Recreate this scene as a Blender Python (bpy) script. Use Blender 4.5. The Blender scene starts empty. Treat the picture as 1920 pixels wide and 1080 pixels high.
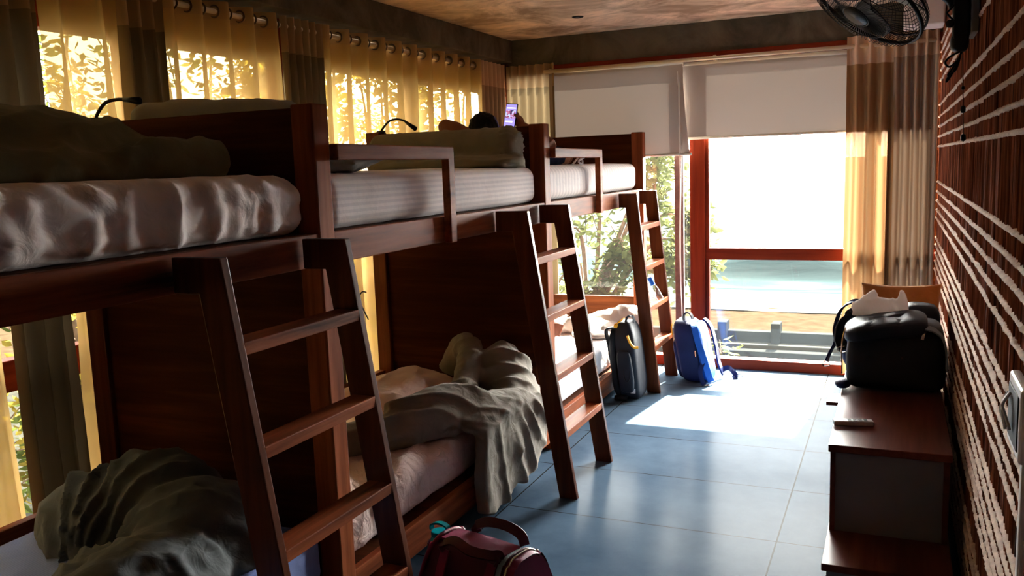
import bpy, bmesh, math, random
from mathutils import Vector, Matrix, noise
random.seed(7)
PI = math.pi
sc = bpy.context.scene
COL = sc.collection
V = Vector

# ------------------------------------------------------------------ materials
def srgb(r, g, b):
    f = lambda c: (c/12.92 if c <= .04045 else ((c+.055)/1.055)**2.4)
    return (f(r/255), f(g/255), f(b/255), 1)

def new_mat(name):
    m = bpy.data.materials.new(name); m.use_nodes = True
    nt = m.node_tree; nt.nodes.clear()
    out = nt.nodes.new('ShaderNodeOutputMaterial')
    return m, nt, out

def nd(nt, typ, **kw):
    n = nt.nodes.new(typ)
    for k, v in kw.items():
        if k.startswith('i_'):
            n.inputs[k[2:].replace('_', ' ')].default_value = v
        else:
            setattr(n, k, v)
    return n

def principled(nt, out, col=(.5, .5, .5, 1), rough=.5, metal=0, **kw):
    p = nt.nodes.new('ShaderNodeBsdfPrincipled')
    p.inputs['Base Color'].default_value = col
    p.inputs['Roughness'].default_value = rough
    p.inputs['Metallic'].default_value = metal
    for k, v in kw.items(): p.inputs[k.replace('_', ' ')].default_value = v
    nt.links.new(p.outputs[0], out.inputs[0])
    return p

def coords(nt, scale=(1, 1, 1)):
    tc = nt.nodes.new('ShaderNodeTexCoord'); mp = nt.nodes.new('ShaderNodeMapping')
    mp.inputs['Scale'].default_value = scale
    nt.links.new(tc.outputs['Object'], mp.inputs[0])
    return mp.outputs[0]

def ramp(nt, fac, stops):
    r = nt.nodes.new('ShaderNodeValToRGB')
    e = r.color_ramp.elements
    while len(e) < len(stops): e.new(.5)
    for el, (p, c) in zip(e, stops): el.position = p; el.color = c
    nt.links.new(fac, r.inputs[0])
    return r.outputs[0]

def add_bump(nt, p, height, strength=.3, dist=.01):
    b = nt.nodes.new('ShaderNodeBump'); b.inputs['Strength'].default_value = strength
    b.inputs['Distance'].default_value = dist
    nt.links.new(height, b.inputs['Height']); nt.links.new(b.outputs[0], p.inputs['Normal'])

def wood(name, axis, dark=(.030, .0075, .003, 1), mid=(.25, .064, .022, 1), light=(.46, .15, .055, 1), rough=.5, coat=0):
    m, nt, out = new_mat(name)
    s = [26, 26, 26]; s[axis] = 1.6
    v = coords(nt, tuple(s))
    n = nd(nt, 'ShaderNodeTexNoise', i_Scale=1.0, i_Detail=6.0, i_Roughness=.62); nt.links.new(v, n.inputs['Vector'])
    s2 = [3.0, 3.0, 3.0]; s2[axis] = .5
    v2 = coords(nt, tuple(s2))
    n2 = nd(nt, 'ShaderNodeTexNoise', i_Scale=1.3, i_Detail=3.0); nt.links.new(v2, n2.inputs['Vector'])
    mx = nd(nt, 'ShaderNodeMath', operation='MULTIPLY_ADD'); mx.inputs[1].default_value = .55
    nt.links.new(n.outputs[0], mx.inputs[0])
    m2 = nd(nt, 'ShaderNodeMath', operation='MULTIPLY'); m2.inputs[1].default_value = .5
    nt.links.new(n2.outputs[0], m2.inputs[0]); nt.links.new(m2.outputs[0], mx.inputs[2])
    c = ramp(nt, mx.outputs[0], [(.32, dark), (.52, mid), (.72, light)])
    p = principled(nt, out, rough=rough, Specular_IOR_Level=.04); p.inputs['Coat Weight'].default_value = coat; p.inputs['Coat Roughness'].default_value = .16
    nt.links.new(c, p.inputs['Base Color'])
    add_bump(nt, p, n.outputs[0], .10, .003)
    return m

def plain(name, col, rough=.5, metal=0, bump=0, bscale=200, var=0, vscale=6, **kw):
    m, nt, out = new_mat(name); kw.setdefault('Specular_IOR_Level', .5 if metal else .16)
    p = principled(nt, out, col, rough, metal, **kw)
    v = coords(nt)
    if var:
        n = nd(nt, 'ShaderNodeTexNoise', i_Scale=vscale, i_Detail=4.0); nt.links.new(v, n.inputs['Vector'])
        a = tuple(c*(1-var) for c in col[:3])+(1,); b = tuple(min(1, c*(1+var)) for c in col[:3])+(1,)
        nt.links.new(ramp(nt, n.outputs[0], [(.3, a), (.7, b)]), p.inputs['Base Color'])
    if bump:
        n = nd(nt, 'ShaderNodeTexNoise', i_Scale=bscale, i_Detail=3.0); nt.links.new(v, n.inputs['Vector'])
        add_bump(nt, p, n.outputs[0], bump, .003)
    return m

def cloth(name, col, var=.18, stripe=None, sheen=.12, wrinkle=0):
    """woven cotton; stripe = (axis, pitch) gives a self-coloured satin stripe"""
    m, nt, out = new_mat(name)
    p = principled(nt, out, col, .9, Specular_IOR_Level=.08)
    p.inputs['Sheen Weight'].default_value = sheen
    v = coords(nt)
    n = nd(nt, 'ShaderNodeTexNoise', i_Scale=5.0, i_Detail=3.0); nt.links.new(v, n.inputs['Vector'])
    a = tuple(c*(1-var) for c in col[:3])+(1,); b = tuple(min(1, c*(1+var*.5)) for c in col[:3])+(1,)
    c = ramp(nt, n.outputs[0], [(.3, a), (.7, b)])
    if stripe:
        w = nd(nt, 'ShaderNodeTexWave', bands_direction='XYZ'[stripe[0]], i_Scale=1/(stripe[1]*6.28)*2); nt.links.new(v, w.inputs['Vector'])
        w.inputs['Scale'].default_value = .314/stripe[1]
        mx = nd(nt, 'ShaderNodeMix', data_type='RGBA', blend_type='MULTIPLY')
        nt.links.new(ramp(nt, w.outputs[0], [(.4, (1, 1, 1, 1)), (.6, (.86, .86, .88, 1))]), mx.inputs[7])
        nt.links.new(c, mx.inputs[6]); mx.inputs[0].default_value = 1
        c = mx.outputs[2]
    nt.links.new(c, p.inputs['Base Color'])
    n2 = nd(nt, 'ShaderNodeTexNoise', i_Scale=420.0, i_Detail=2.0); nt.links.new(v, n2.inputs['Vector'])
    h = n2.outputs[0]
    b1 = nd(nt, 'ShaderNodeBump', i_Strength=.12, i_Distance=.002); nt.links.new(h, b1.inputs['Height'])
    last = b1
    if wrinkle:
        n3 = nd(nt, 'ShaderNodeTexNoise', i_Scale=14.0, i_Detail=3.0, i_Distortion=1.2); nt.links.new(v, n3.inputs['Vector'])
        b2 = nd(nt, 'ShaderNodeBump', i_Strength=wrinkle, i_Distance=.02)
        nt.links.new(n3.outputs[0], b2.inputs['Height']); nt.links.new(b1.outputs[0], b2.inputs['Normal']); last = b2
    nt.links.new(last.outputs[0], p.inputs['Normal'])
    return m

def curtain_mat(name, col, see=.35, trans=.6):
    m, nt, out = new_mat(name)
    d = nd(nt, 'ShaderNodeBsdfDiffuse'); d.inputs[0].default_value = col
    t = nd(nt, 'ShaderNodeBsdfTranslucent'); t.inputs[0].default_value = col
    mx = nd(nt, 'ShaderNodeMixShader'); mx.inputs[0].default_value = trans
    nt.links.new(d.outputs[0], mx.inputs[1]); nt.links.new(t.outputs[0], mx.inputs[2])
    if see > 0:
        tr = nd(nt, 'ShaderNodeBsdfTransparent')
        tint = tuple(min(1, c*1.6+.22) for c in col[:3])+(1,)
        tr.inputs[0].default_value = tint
        m2 = nd(nt, 'ShaderNodeMixShader'); m2.inputs[0].default_value = see
        nt.links.new(mx.outputs[0], m2.inputs[1]); nt.links.new(tr.outputs[0], m2.inputs[2]); mx = m2
    nt.links.new(mx.outputs[0], out.inputs[0])
    return m

M = {}
M['wx'] = wood('wood_grain_x_shaded', 0, rough=.6, coat=0, dark=(.022, .0055, .002, 1), mid=(.055, .014, .004, 1), light=(.12, .034, .010, 1)); M['wy'] = wood('wood_grain_y', 1); M['wp'] = wood('post_wood_lit', 2, dark=(.05, .012, .005, 1), mid=(.22, .056, .019, 1), light=(.40, .12, .045, 1), rough=.5, coat=0); M['wl'] = wood('ladder_wood_shaded', 2, dark=(.022, .005, .002, 1), mid=(.070, .016, .005, 1), light=(.15, .042, .014, 1), rough=.45, coat=.25); M['wz'] = wood('wood_grain_z', 2, dark=(.030, .007, .003, 1), mid=(.11, .026, .008, 1), light=(.22, .062, .020, 1), rough=.45, coat=.25)  # same wood; shade painted into panel and ladder tones, light into rails and posts
red = dict(dark=(.10, .012, .006, 1), mid=(.19, .026, .010, 1), light=(.28, .048, .018, 1), rough=.38)
M['rx'] = wood('red_wood_x', 0, **red); M['ry'] = wood('red_wood_y', 1, **red); M['rz'] = wood('red_wood_z', 2, **red)
M['cab'] = wood('cabinet_top_wood', 1, dark=(.05, .014, .010, 1), mid=(.10, .028, .018, 1), light=(.17, .055, .032, 1), rough=.32)
M['cabside'] = plain('cabinet_grey', (.17, .165, .165, 1), .6, var=.08, bump=.05)
M['black'] = plain('black_plastic', (.006, .006, .008, 1), .4)
M['blackm'] = plain('black_matte', (.012, .011, .012, 1), .6)
M['sheet_white'] = cloth('white_sheet', (.86, .80, .79, 1), .06, stripe=(2, .022), wrinkle=.15)
M['sheet_check'] = cloth('checked_sheet', (.86, .80, .78, 1), .05, stripe=(1, .05), wrinkle=.2)
M['sheet_rumpled'] = cloth('rumpled_sheet', (.80, .73, .71, 1), .06, wrinkle=.3)
M['sheet_pink'] = cloth('lower_sheet', (.86, .68, .63, 1), .08, wrinkle=.9)
M['sheet_blue'] = cloth('blue_grey_sheet', (.26, .35, .72, 1), .06, stripe=(0, .012), wrinkle=.2)
M['sheet_plain'] = cloth('plain_sheet', (.72, .69, .72, 1), .05, wrinkle=.35)
M['olive'] = cloth('olive_duvet', (.17, .165, .10, 1), .2, wrinkle=.25)
M['olive2'] = cloth('grey_green_duvet', (.125, .140, .145, 1), .2, wrinkle=.3)
M['sage'] = cloth('sage_duvet', (.22, .20, .14, 1), .12, wrinkle=.35)
M['taupe'] = cloth('taupe_duvet', (.21, .185, .150, 1), .22, wrinkle=.3)
M['grey_blanket'] = cloth('light_grey_blanket', (.50, .43, .38, 1), .15, wrinkle=.4)
M['pillow_pink'] = cloth('blush_pillowcase', (.72, .48, .40, 1), .08, wrinkle=.35)
M['pillow_grey'] = cloth('grey_pillowcase', (.30, .29, .27, 1), .1, wrinkle=.4)
M['pillow_tan'] = cloth('tan_cushion', (.46, .18, .045, 1), .12, wrinkle=.2)
M['sheer'] = curtain_mat('golden_sheer', (.58, .39, .155, 1), .105, .52)
M['sheer2'] = curtain_mat('peach_sheer', (.36, .21, .10, 1), .006, .13)
M['sheertop'] = curtain_mat('sheer_heading', (.50, .34, .15, 1), .06, .4)
M['drape'] = curtain_mat('drape_brown_grey', (.22, .165, .095, 1), 0, .06)
M['drapetop'] = curtain_mat('drape_heading', (.42, .30, .17, 1), 0, .05)
M['drape2'] = curtain_mat('drape_tan', (.42, .30, .21, 1), 0, .012)
M['drape2top'] = curtain_mat('drape_tan_heading', (.66, .47, .33, 1), 0, .012)
M['blind'] = curtain_mat('roller_blind_cloth', (.40, .345, .31, 1), 0, .010)
M['blindw'] = plain('roller_white', (.78, .74, .66, 1), .5)
M['rod'] = plain('cream_rod', (.75, .62, .42, 1), .3, .3)
M['ring'] = plain('eyelet_metal', (.16, .12, .08, 1), .3, .8)
M['white'] = plain('white_plastic', (.78, .74, .72, 1), .4)
M['skin'] = plain('skin', (.30, .12, .065, 1), .5, var=.1, vscale=20)
M['skin2'] = plain('skin_light', (.45, .19, .12, 1), .5, var=.1, vscale=20)
M['hair'] = plain('black_hair', (.006, .005, .005, 1), .55, bump=.6, bscale=90)
M['navy'] = cloth('navy_cloth', (.010, .011, .030, 1), .2, wrinkle=.3, sheen=0)
M['greytr'] = cloth('grey_trousers', (.26, .23, .23, 1), .1, wrinkle=.3)
M['bagblack'] = plain('black_nylon', (.014, .016, .022, 1), .55, bump=.3, bscale=500, var=.3)
M['bagslate'] = plain('slate_nylon', (.013, .017, .027, 1), .5, bump=.3, bscale=500, var=.2)
M['bagblue'] = plain('blue_nylon', (.012, .10, .48, 1), .5, bump=.3, bscale=400, var=.25)
M['bagblued'] = plain('navy_nylon', (.010, .018, .085, 1), .5, bump=.3, bscale=400, var=.25)
M['yellow'] = plain('yellow_trim', (.75, .36, .02, 1), .5)
M['bagm'] = plain('maroon_nylon', (.17, .008, .045, 1), .45, bump=.4, bscale=500, var=.25)
M['bagmd'] = plain('dark_maroon_nylon', (.06, .006, .020, 1), .45, bump=.4, bscale=500, var=.2)
M['baggrey'] = plain('grey_mesh_panel', (.30, .38, .42, 1), .6, bump=.4, bscale=600)
M['teal'] = plain('teal_plastic', (.0, .22, .26, 1), .25)
M['metal'] = plain('bright_metal', (.7, .68, .62, 1), .25, 1)
M['plasticbag'] = curtain_mat('thin_white_plastic', (.80, .74, .70, 1), 0, .35)
M['white2'] = plain('silver_grey_plastic', (.36, .34, .34, 1), .35)
M['baggrey2'] = plain('grey_webbing', (.16, .18, .20, 1), .6)
M['bluecap'] = plain('blue_cap', (.01, .12, .62, 1), .35)
M['concretewall'] = plain('garden_wall_concrete', (.0225, .0245, .0250, 1), 1.0, Specular_IOR_Level=0, var=.12, vscale=3, bump=.3, bscale=40)
M['ledge'] = plain('pale_ledge', (.042, .042, .038, 1), 1.0, Specular_IOR_Level=0, var=.1)
M['pillar'] = plain('brown_post', (.10, .05, .045, 1), .7, var=.25, vscale=30, bump=.3, bscale=120)
M['bark'] = plain('bark', (.17, .12, .09, 1), .9, var=.3, vscale=20)

def glass_mat(name, tint=(1, 1, 1, 1), refl=.06, haze=0):
    m, nt, out = new_mat(name)
    t = nd(nt, 'ShaderNodeBsdfTransparent'); t.inputs[0].default_value = tint
    g = nd(nt, 'ShaderNodeBsdfGlossy'); g.inputs['Roughness'].default_value = .02
    mx = nd(nt, 'ShaderNodeMixShader'); mx.inputs[0].default_value = refl
    nt.links.new(t.outputs[0], mx.inputs[1]); nt.links.new(g.outputs[0], mx.inputs[2])
    last = mx
    if haze:
        d = nd(nt, 'ShaderNodeBsdfTranslucent'); d.inputs[0].default_value = (.9, .95, .95, 1)
        m3 = nd(nt, 'ShaderNodeMixShader'); m3.inputs[0].default_value = haze
        nt.links.new(mx.outputs[0], m3.inputs[1]); nt.links.new(d.outputs[0], m3.inputs[2]); last = m3
    nt.links.new(last.outputs[0], out.inputs[0])
    return m
M['glass'] = glass_mat('window_glass', (.97, .99, .98, 1), .018, .001)
M['clear'] = glass_mat('clear_bottle', (.85, .92, 1, 1), .15)

def leaf_mat(name, col, tr=.5):
    m, nt, out = new_mat(name)
    oi = coords(nt)
    n = nd(nt, 'ShaderNodeTexNoise', i_Scale=1.7, i_Detail=5.0); nt.links.new(oi, n.inputs['Vector'])
    a = tuple(c*.45 for c in col[:3])+(1,); b = tuple(min(1, c*1.5) for c in col[:3])+(1,)
    c = ramp(nt, n.outputs[0], [(.35, a), (.65, b)])
    d = nd(nt, 'ShaderNodeBsdfDiffuse'); t = nd(nt, 'ShaderNodeBsdfTranslucent')
    nt.links.new(c, d.inputs[0]); nt.links.new(c, t.inputs[0])
    mx = nd(nt, 'ShaderNodeMixShader'); mx.inputs[0].default_value = tr
    nt.links.new(d.outputs[0], mx.inputs[1]); nt.links.new(t.outputs[0], mx.inputs[2])
    nt.links.new(mx.outputs[0], out.inputs[0])
    return m
M['leaf'] = leaf_mat('green_leaf', (.090, .105, .038, 1))
M['leafy'] = leaf_mat('yellow_green_leaf', (.24, .19, .035, 1))
M['leafd'] = leaf_mat('palm_leaf', (.07, .09, .02, 1))

# floor tiles
def floor_mat():
    m, nt, out = new_mat('slate_tiles')
    p = principled(nt, out, rough=.3, Specular_IOR_Level=.028)
    tc = nt.nodes.new('ShaderNodeTexCoord'); sx = nt.nodes.new('ShaderNodeSeparateXYZ')
    nt.links.new(tc.outputs['Object'], sx.inputs[0])
    def line(o, off, pitch, half):
        a = nd(nt, 'ShaderNodeMath', operation='SUBTRACT'); nt.links.new(o, a.inputs[0]); a.inputs[1].default_value = off-50*pitch
        b = nd(nt, 'ShaderNodeMath', operation='MODULO'); nt.links.new(a.outputs[0], b.inputs[0]); b.inputs[1].default_value = pitch
        c = nd(nt, 'ShaderNodeMath', operation='SUBTRACT'); nt.links.new(b.outputs[0], c.inputs[0]); c.inputs[1].default_value = pitch/2
        d = nd(nt, 'ShaderNodeMath', operation='ABSOLUTE'); nt.links.new(c.outputs[0], d.inputs[0])
        e = nd(nt, 'ShaderNodeMath', operation='GREATER_THAN'); nt.links.new(d.outputs[0], e.inputs[0]); e.inputs[1].default_value = pitch/2-half
        return e.outputs[0]
    g = nd(nt, 'ShaderNodeMath', operation='MAXIMUM')
    nt.links.new(line(sx.outputs[0], -.412, 1.2, .0032), g.inputs[0])
    nt.links.new(line(sx.outputs[1], 3.493, .597, .0030), g.inputs[1])
    n = nd(nt, 'ShaderNodeTexNoise', i_Scale=3.0, i_Detail=7.0, i_Roughness=.65)
    nt.links.new(tc.outputs['Object'], n.inputs['Vector'])
    c = ramp(nt, n.outputs[0], [(.3, (.044, .072, .112, 1)), (.7, (.078, .118, .168, 1))])
    mx = nd(nt, 'ShaderNodeMix', data_type='RGBA'); nt.links.new(g.outputs[0], mx.inputs[0]); nt.links.new(c, mx.inputs[6])
    mx.inputs[7].default_value = (.014, .012, .011, 1)
    nt.links.new(mx.outputs[2], p.inputs['Base Color'])
    r = nd(nt, 'ShaderNodeMapRange'); nt.links.new(n.outputs[0], r.inputs[0])
    r.inputs[3].default_value = .13; r.inputs[4].default_value = .26
    nt.links.new(r.outputs[0], p.inputs['Roughness'])
    df = nd(nt, 'ShaderNodeBsdfDiffuse'); nt.links.new(mx.outputs[2], df.inputs[0])
    gl = nd(nt, 'ShaderNodeBsdfGlossy'); nt.links.new(r.outputs[0], gl.inputs['Roughness'])
    ms = nd(nt, 'ShaderNodeMixShader'); ms.inputs[0].default_value = .0065
    nt.links.new(df.outputs[0], ms.inputs[1]); nt.links.new(gl.outputs[0], ms.inputs[2]); nt.links.new(ms.outputs[0], out.inputs[0])
    bp_ = nd(nt, 'ShaderNodeBump', i_Strength=.05, i_Distance=.004); nt.links.new(n.outputs[0], bp_.inputs['Height'])
    nt.links.new(bp_.outputs[0], df.inputs['Normal']); nt.links.new(bp_.outputs[0], gl.inputs['Normal'])
    nt.nodes.remove(p)
    return m
M['floor'] = floor_mat()

def concrete(name, a, b, sc_=1.2, str_=.25):
    m, nt, out = new_mat(name)
    p = principled(nt, out, rough=.9, Specular_IOR_Level=.05)
    v = coords(nt, (1, 1.25, 1))
    n = nd(nt, 'ShaderNodeTexNoise', i_Scale=sc_, i_Detail=9.0, i_Roughness=.68, i_Distortion=.6); nt.links.new(v, n.inputs['Vector'])
    nt.links.new(ramp(nt, n.outputs[0], [(.40, a), (.62, b)]), p.inputs['Base Color'])
    add_bump(nt, p, n.outputs[0], str_, .02)
    return m
M['ceiling'] = concrete('rough_concrete_ceiling', (.36, .25, .165, 1), (.92, .70, .50, 1), 2.0)
M['beam'] = concrete('concrete_beam', (.085, .075, .055, 1), (.17, .15, .11, 1), 2.2)
M['plaster'] = concrete('plaster_wall', (.05, .035, .022, 1), (.09, .065, .042, 1), 1.5, .1)

def brick_mat():
    m, nt, out = new_mat('wirecut_brick')
    p = principled(nt, out, rough=.9, Specular_IOR_Level=.03)
    v = coords(nt, (1, 55, 2.2))
    n = nd(nt, 'ShaderNodeTexNoise', i_Scale=1.0, i_Detail=4.0); nt.links.new(v, n.inputs['Vector'])
    c = ramp(nt, n.outputs[0], [(.33, (.040, .016, .011, 1)), (.5, (.22, .068, .036, 1)), (.70, (.42, .16, .09, 1))])
    nt.links.new(c, p.inputs['Base Color'])
    v2 = coords(nt, (1, 160, 8))
    n2 = nd(nt, 'ShaderNodeTexNoise', i_Scale=1.0, i_Detail=3.0); nt.links.new(v2, n2.inputs['Vector'])
    add_bump(nt, p, n2.outputs[0], .5, .006)
    return m
M['brick'] = brick_mat()
M['mortar'] = plain('rough_mortar', (.66, .52, .44, 1), .95, bump=.8, bscale=70, var=.2, vscale=30)

# ------------------------------------------------------------------ mesh kit
class MB:
    def __init__(s): s.v = []; s.f = []; s.mi = []
    def add(s, vs, fs, mi=0):
        o = len(s.v); s.v += [tuple(v) for v in vs]; s.f += [tuple(i+o for i in f) for f in fs]; s.mi += [mi]*len(fs); return s
    def box(s, x0, x1, y0, y1, z0, z1, mi=0):
        return s.add([(x0,y0,z0),(x1,y0,z0),(x1,y1,z0),(x0,y1,z0),(x0,y0,z1),(x1,y0,z1),(x1,y1,z1),(x0,y1,z1)],
                     [(0,3,2,1),(4,5,6,7),(0,1,5,4),(1,2,6,5),(2,3,7,6),(3,0,4,7)], mi)
    def prism(s, pts, axis, a0, a1, mi=0):
        n = len(pts); vs = []
        for a in (a0, a1):
            for p in pts:
                q = list(p); q.insert(axis, a); vs.append(q)
        fs = [tuple(range(n))[::-1], tuple(range(n, 2*n))] + [(i, (i+1)%n, n+(i+1)%n, n+i) for i in range(n)]
        return s.add(vs, fs, mi)
    def grid(s, fn, nu, nv, mi=0, wrapu=False, mfn=None):
        vs = [fn(i/(nu if wrapu else nu-1), j/(nv-1)) for j in range(nv) for i in range(nu)]
        fs = []; o = len(s.v)
        mm = []
        for j in range(nv-1):
            for i in range(nu if wrapu else nu-1):
                i2 = (i+1) % nu
                fs.append((j*nu+i, j*nu+i2, (j+1)*nu+i2, (j+1)*nu+i)); mm.append(mfn(i/nu, j/(nv-1)) if mfn else mi)
        s.v += [tuple(v) for v in vs]; s.f += [tuple(a+o for a in f) for f in fs]; s.mi += mm
        return s
    def tube(s, pts, r, n=10, mi=0, cap=True):
        pts = [V(p) for p in pts]; R = r if isinstance(r, (list, tuple)) else [r]*len(pts)
        o = len(s.v); prev = None
        for k, p in enumerate(pts):
            t = (pts[min(k+1, len(pts)-1)]-pts[max(k-1, 0)]).normalized()
            if prev is None:
                a = V((0,0,1)) if abs(t.z) < .9 else V((1,0,0)); u = t.cross(a).normalized()
            else:
                u = (prev - t*prev.dot(t)).normalized()
            prev = u; w = t.cross(u)
            for i in range(n):
                an = 2*PI*i/n; s.v.append(tuple(p+(u*math.cos(an)+w*math.sin(an))*R[k]))
        for k in range(len(pts)-1):
            for i in range(n):
                j = (i+1) % n; s.f.append((o+k*n+i, o+k*n+j, o+(k+1)*n+j, o+(k+1)*n+i)); s.mi.append(mi)
        if cap:
            s.f.append(tuple(o+i for i in range(n))[::-1]); s.mi.append(mi)
            s.f.append(tuple(o+(len(pts)-1)*n+i for i in range(n))); s.mi.append(mi)
        return s
    def ell(s, c, r, n=16, m=10, rot=None, e=1.0, mi=0):
        """(super)ellipsoid; e<1 squares it up"""
        c = V(c); o = len(s.v)
        pw = lambda a: math.copysign(abs(a)**e, a)
        for j in range(m+1):
            ph = -PI/2+PI*j/m
            for i in range(n):
                th = 2*PI*i/n
                q = V((pw(math.cos(ph))*pw(math.cos(th))*r[0], pw(math.cos(ph))*pw(math.sin(th))*r[1], pw(math.sin(ph))*r[2]))
                if rot: q = rot @ q
                s.v.append(tuple(c+q))
        for j in range(m):
            for i in range(n):
                k = (i+1) % n
                s.f.append((o+j*n+i, o+j*n+k, o+(j+1)*n+k, o+(j+1)*n+i)); s.mi.append(mi)
        return s
    def ribbon(s, pts, side, w, t=.004, mi=0):
        pts = [V(p) for p in pts]; side = V(side).normalized(); o = len(s.v)
        for k, p in enumerate(pts):
            tt = (pts[min(k+1, len(pts)-1)]-pts[max(k-1, 0)]).normalized()
            sd = (side - tt*side.dot(tt)); sd = sd.normalized() if sd.length > 1e-4 else side
            nn = tt.cross(sd)
            for a, b in ((-1,-1),(1,-1),(1,1),(-1,1)): s.v.append(tuple(p+sd*a*w/2+nn*b*t/2))
        for k in range(len(pts)-1):
            for i in range(4):
                j = (i+1) % 4; s.f.append((o+k*4+i, o+k*4+j, o+(k+1)*4+j, o+(k+1)*4+i)); s.mi.append(mi)
        s.f.append((o+3, o+2, o+1, o)); s.mi.append(mi); q = o+4*(len(pts)-1); s.f.append((q, q+1, q+2, q+3)); s.mi.append(mi)
        return s
    def obj(s, name, mats, parent=None, smooth=False, bevel=0, sub=0, merge=False, seg=2):
        me = bpy.data.meshes.new(name); me.from_pydata(s.v, [], s.f); 
        if not isinstance(mats, (list, tuple)): mats = [mats]
        for m in mats: me.materials.append(M[m])
        me.polygons.foreach_set('material_index', s.mi)
        bm = bmesh.new(); bm.from_mesh(me)
        if merge: bmesh.ops.remove_doubles(bm, verts=bm.verts, dist=1e-5)
        bmesh.ops.recalc_face_normals(bm, faces=bm.faces); bm.to_mesh(me); bm.free()
        if smooth: me.polygons.foreach_set('use_smooth', [True]*len(me.polygons))
        me.update()
        o = bpy.data.objects.new(name, me); COL.objects.link(o)
        if bevel:
            b = o.modifiers.new('bevel', 'BEVEL'); b.width = bevel; b.segments = seg; b.limit_method = 'ANGLE'; b.angle_limit = .6
        if sub:
            b = o.modifiers.new('sub', 'SUBSURF'); b.levels = b.render_levels = sub
        if parent is not None: setpar(o, parent)
        return o

def setpar(o, parent):
    o.parent = parent
    if parent.name in PW: o.matrix_parent_inverse = PW[parent.name].inverted()
PW = {}
def tag(o, label=None, cat=None, group=None, kind=None):
    if label: o['label'] = label
    if cat: o['category'] = cat
    if group: o['group'] = group
    if kind: o['kind'] = kind
    return o
def thing(name, label, cat, loc, group=None):
    o = bpy.data.objects.new(name, None); COL.objects.link(o); o.location = loc; o.empty_display_size = .1
    PW[o.name] = Matrix.Translation(loc)
    return tag(o, label, cat, group)
def struct(o): o['kind'] = 'structure'; return o

def spline(pts, n=8):
    pts = [V(p) for p in pts]; out = []
    for i in range(len(pts)-1):
        p0 = pts[max(i-1, 0)]; p1 = pts[i]; p2 = pts[i+1]; p3 = pts[min(i+2, len(pts)-1)]
        for k in range(n):
            t = k/n
            out.append(.5*((2*p1)+(p2-p0)*t+(2*p0-5*p1+4*p2-p3)*t*t+(3*p1-p0-3*p2+p3)*t**3))
    out.append(pts[-1]); return out

def fbm(p, s, o=3): return noise.fractal(V(p)*s, 1.0, 2.0, o)

# ------------------------------------------------------------------ room shell
XL, XR, YF, YB, ZC = -3.00, .25, 6.46, -1.6, 2.54
struct(MB().box(XL-.1, XR+.35, YB-.1, YF+.05, -.12, 0).obj('floor', 'floor'))
struct(MB().box(XL-.1, XR+.35, YB-.1, YF+.12, ZC, ZC+.15).obj('ceiling', 'ceiling'))
struct(MB().box(XL-.1, XR+.02, YF, YF+.09, 2.32, ZC).obj('beam_far', 'beam', bevel=.006))
struct(MB().box(XL-.1, -2.80, YB, YF, 2.37, ZC).obj('beam_left', 'beam', bevel=.006))
struct(MB().box(XL-.1, XR+.35, YB-.1, YB, 0, ZC).obj('wall_back', 'plaster'))

# right wall: wire-cut brick with squeezed mortar joints
MZ = [.05,.11,.17,.23,.29,.43,.485,.54,.60,.655,.775,.83,.885,.94,.99,1.12,1.175,1.235,1.295,1.36,1.59,1.655,1.72,1.785,1.86,2.015,2.08,2.14,2.20,2.26,2.43,2.49]
def brick_wall():
    b = MB(); y0, y1 = YB, 6.60; step = .0055
    n = int((y1-y0)/step); zs = [0]+MZ+[ZC]
    for k in range(len(zs)-1):
        za, zb = zs[k], zs[k+1]; tall = zb-za > .1
        bl = .105 if tall else .215
        off = random.random()*bl; rnd = random.Random(k)
        xs = []
        for i in range(n+1):
            y = y0+i*step
            ph = ((y+off) % bl)
            g = .004*math.sin(y*2*PI/.022+1.5*noise.noise(V((y*9, k, 0))))+.003*rnd.random()
            if min(ph, bl-ph) < .006: g += .014
            tilt = .006*noise.noise(V((math.floor((y+off)/bl)*1.7, k*3.1, 5)))
            xs.append(XR+.007+g+tilt)
        b.grid(lambda u, v: (xs[round(u*n)], y0+round(u*n)*step, za-.004+(zb-za+.008)*v), n+1, 2)
    o = struct(b.obj('wall_right', 'brick'))
    m = MB(); step = .011; n = int((y1-y0)/step)
    for k, z in enumerate(MZ):
        prof = []
        for i in range(n+1):
            y = y0+i*step
            w = .0072+.0026*noise.noise(V((y*14, k*7.3, 0)))+.0042*noise.noise(V((y*60, k*7.3, 3)))
            dr = .006*max(0, noise.noise(V((y*30, k*3.3, 9))))
            d = .006+.010*noise.noise(V((y*50, k*5.1, 1)))
            c = z+.003*noise.noise(V((y*3, k*2.2, 0)))
            prof.append([(XR+.03, y, c+w+.004), (XR+.006-d*.3, y+.006*noise.noise(V((y*70, k, 2))), c+w), (XR-d*.5, y, c+w*.2),
                         (XR-d*.35, y+.003, c-w*.6), (XR+.01, y, c-w-dr), (XR+.03, y, c-w-.004)])
        m.grid(lambda u, v: prof[round(u*n)][round(v*5)], n+1, 6)
    mo = m.obj('mortar', 'mortar', parent=o, smooth=True)
    struct(MB().box(XR+.05, XR+.35, y0, y1+.1, 0, ZC).obj('wall_right_core', 'plaster', parent=o))
brick_wall()
# concrete strip of the corner between brick and far window
struct(MB().box(XR+.02, XR+.35, 6.60, 6.72, 0, ZC).obj('wall_far', 'plaster'))

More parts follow.
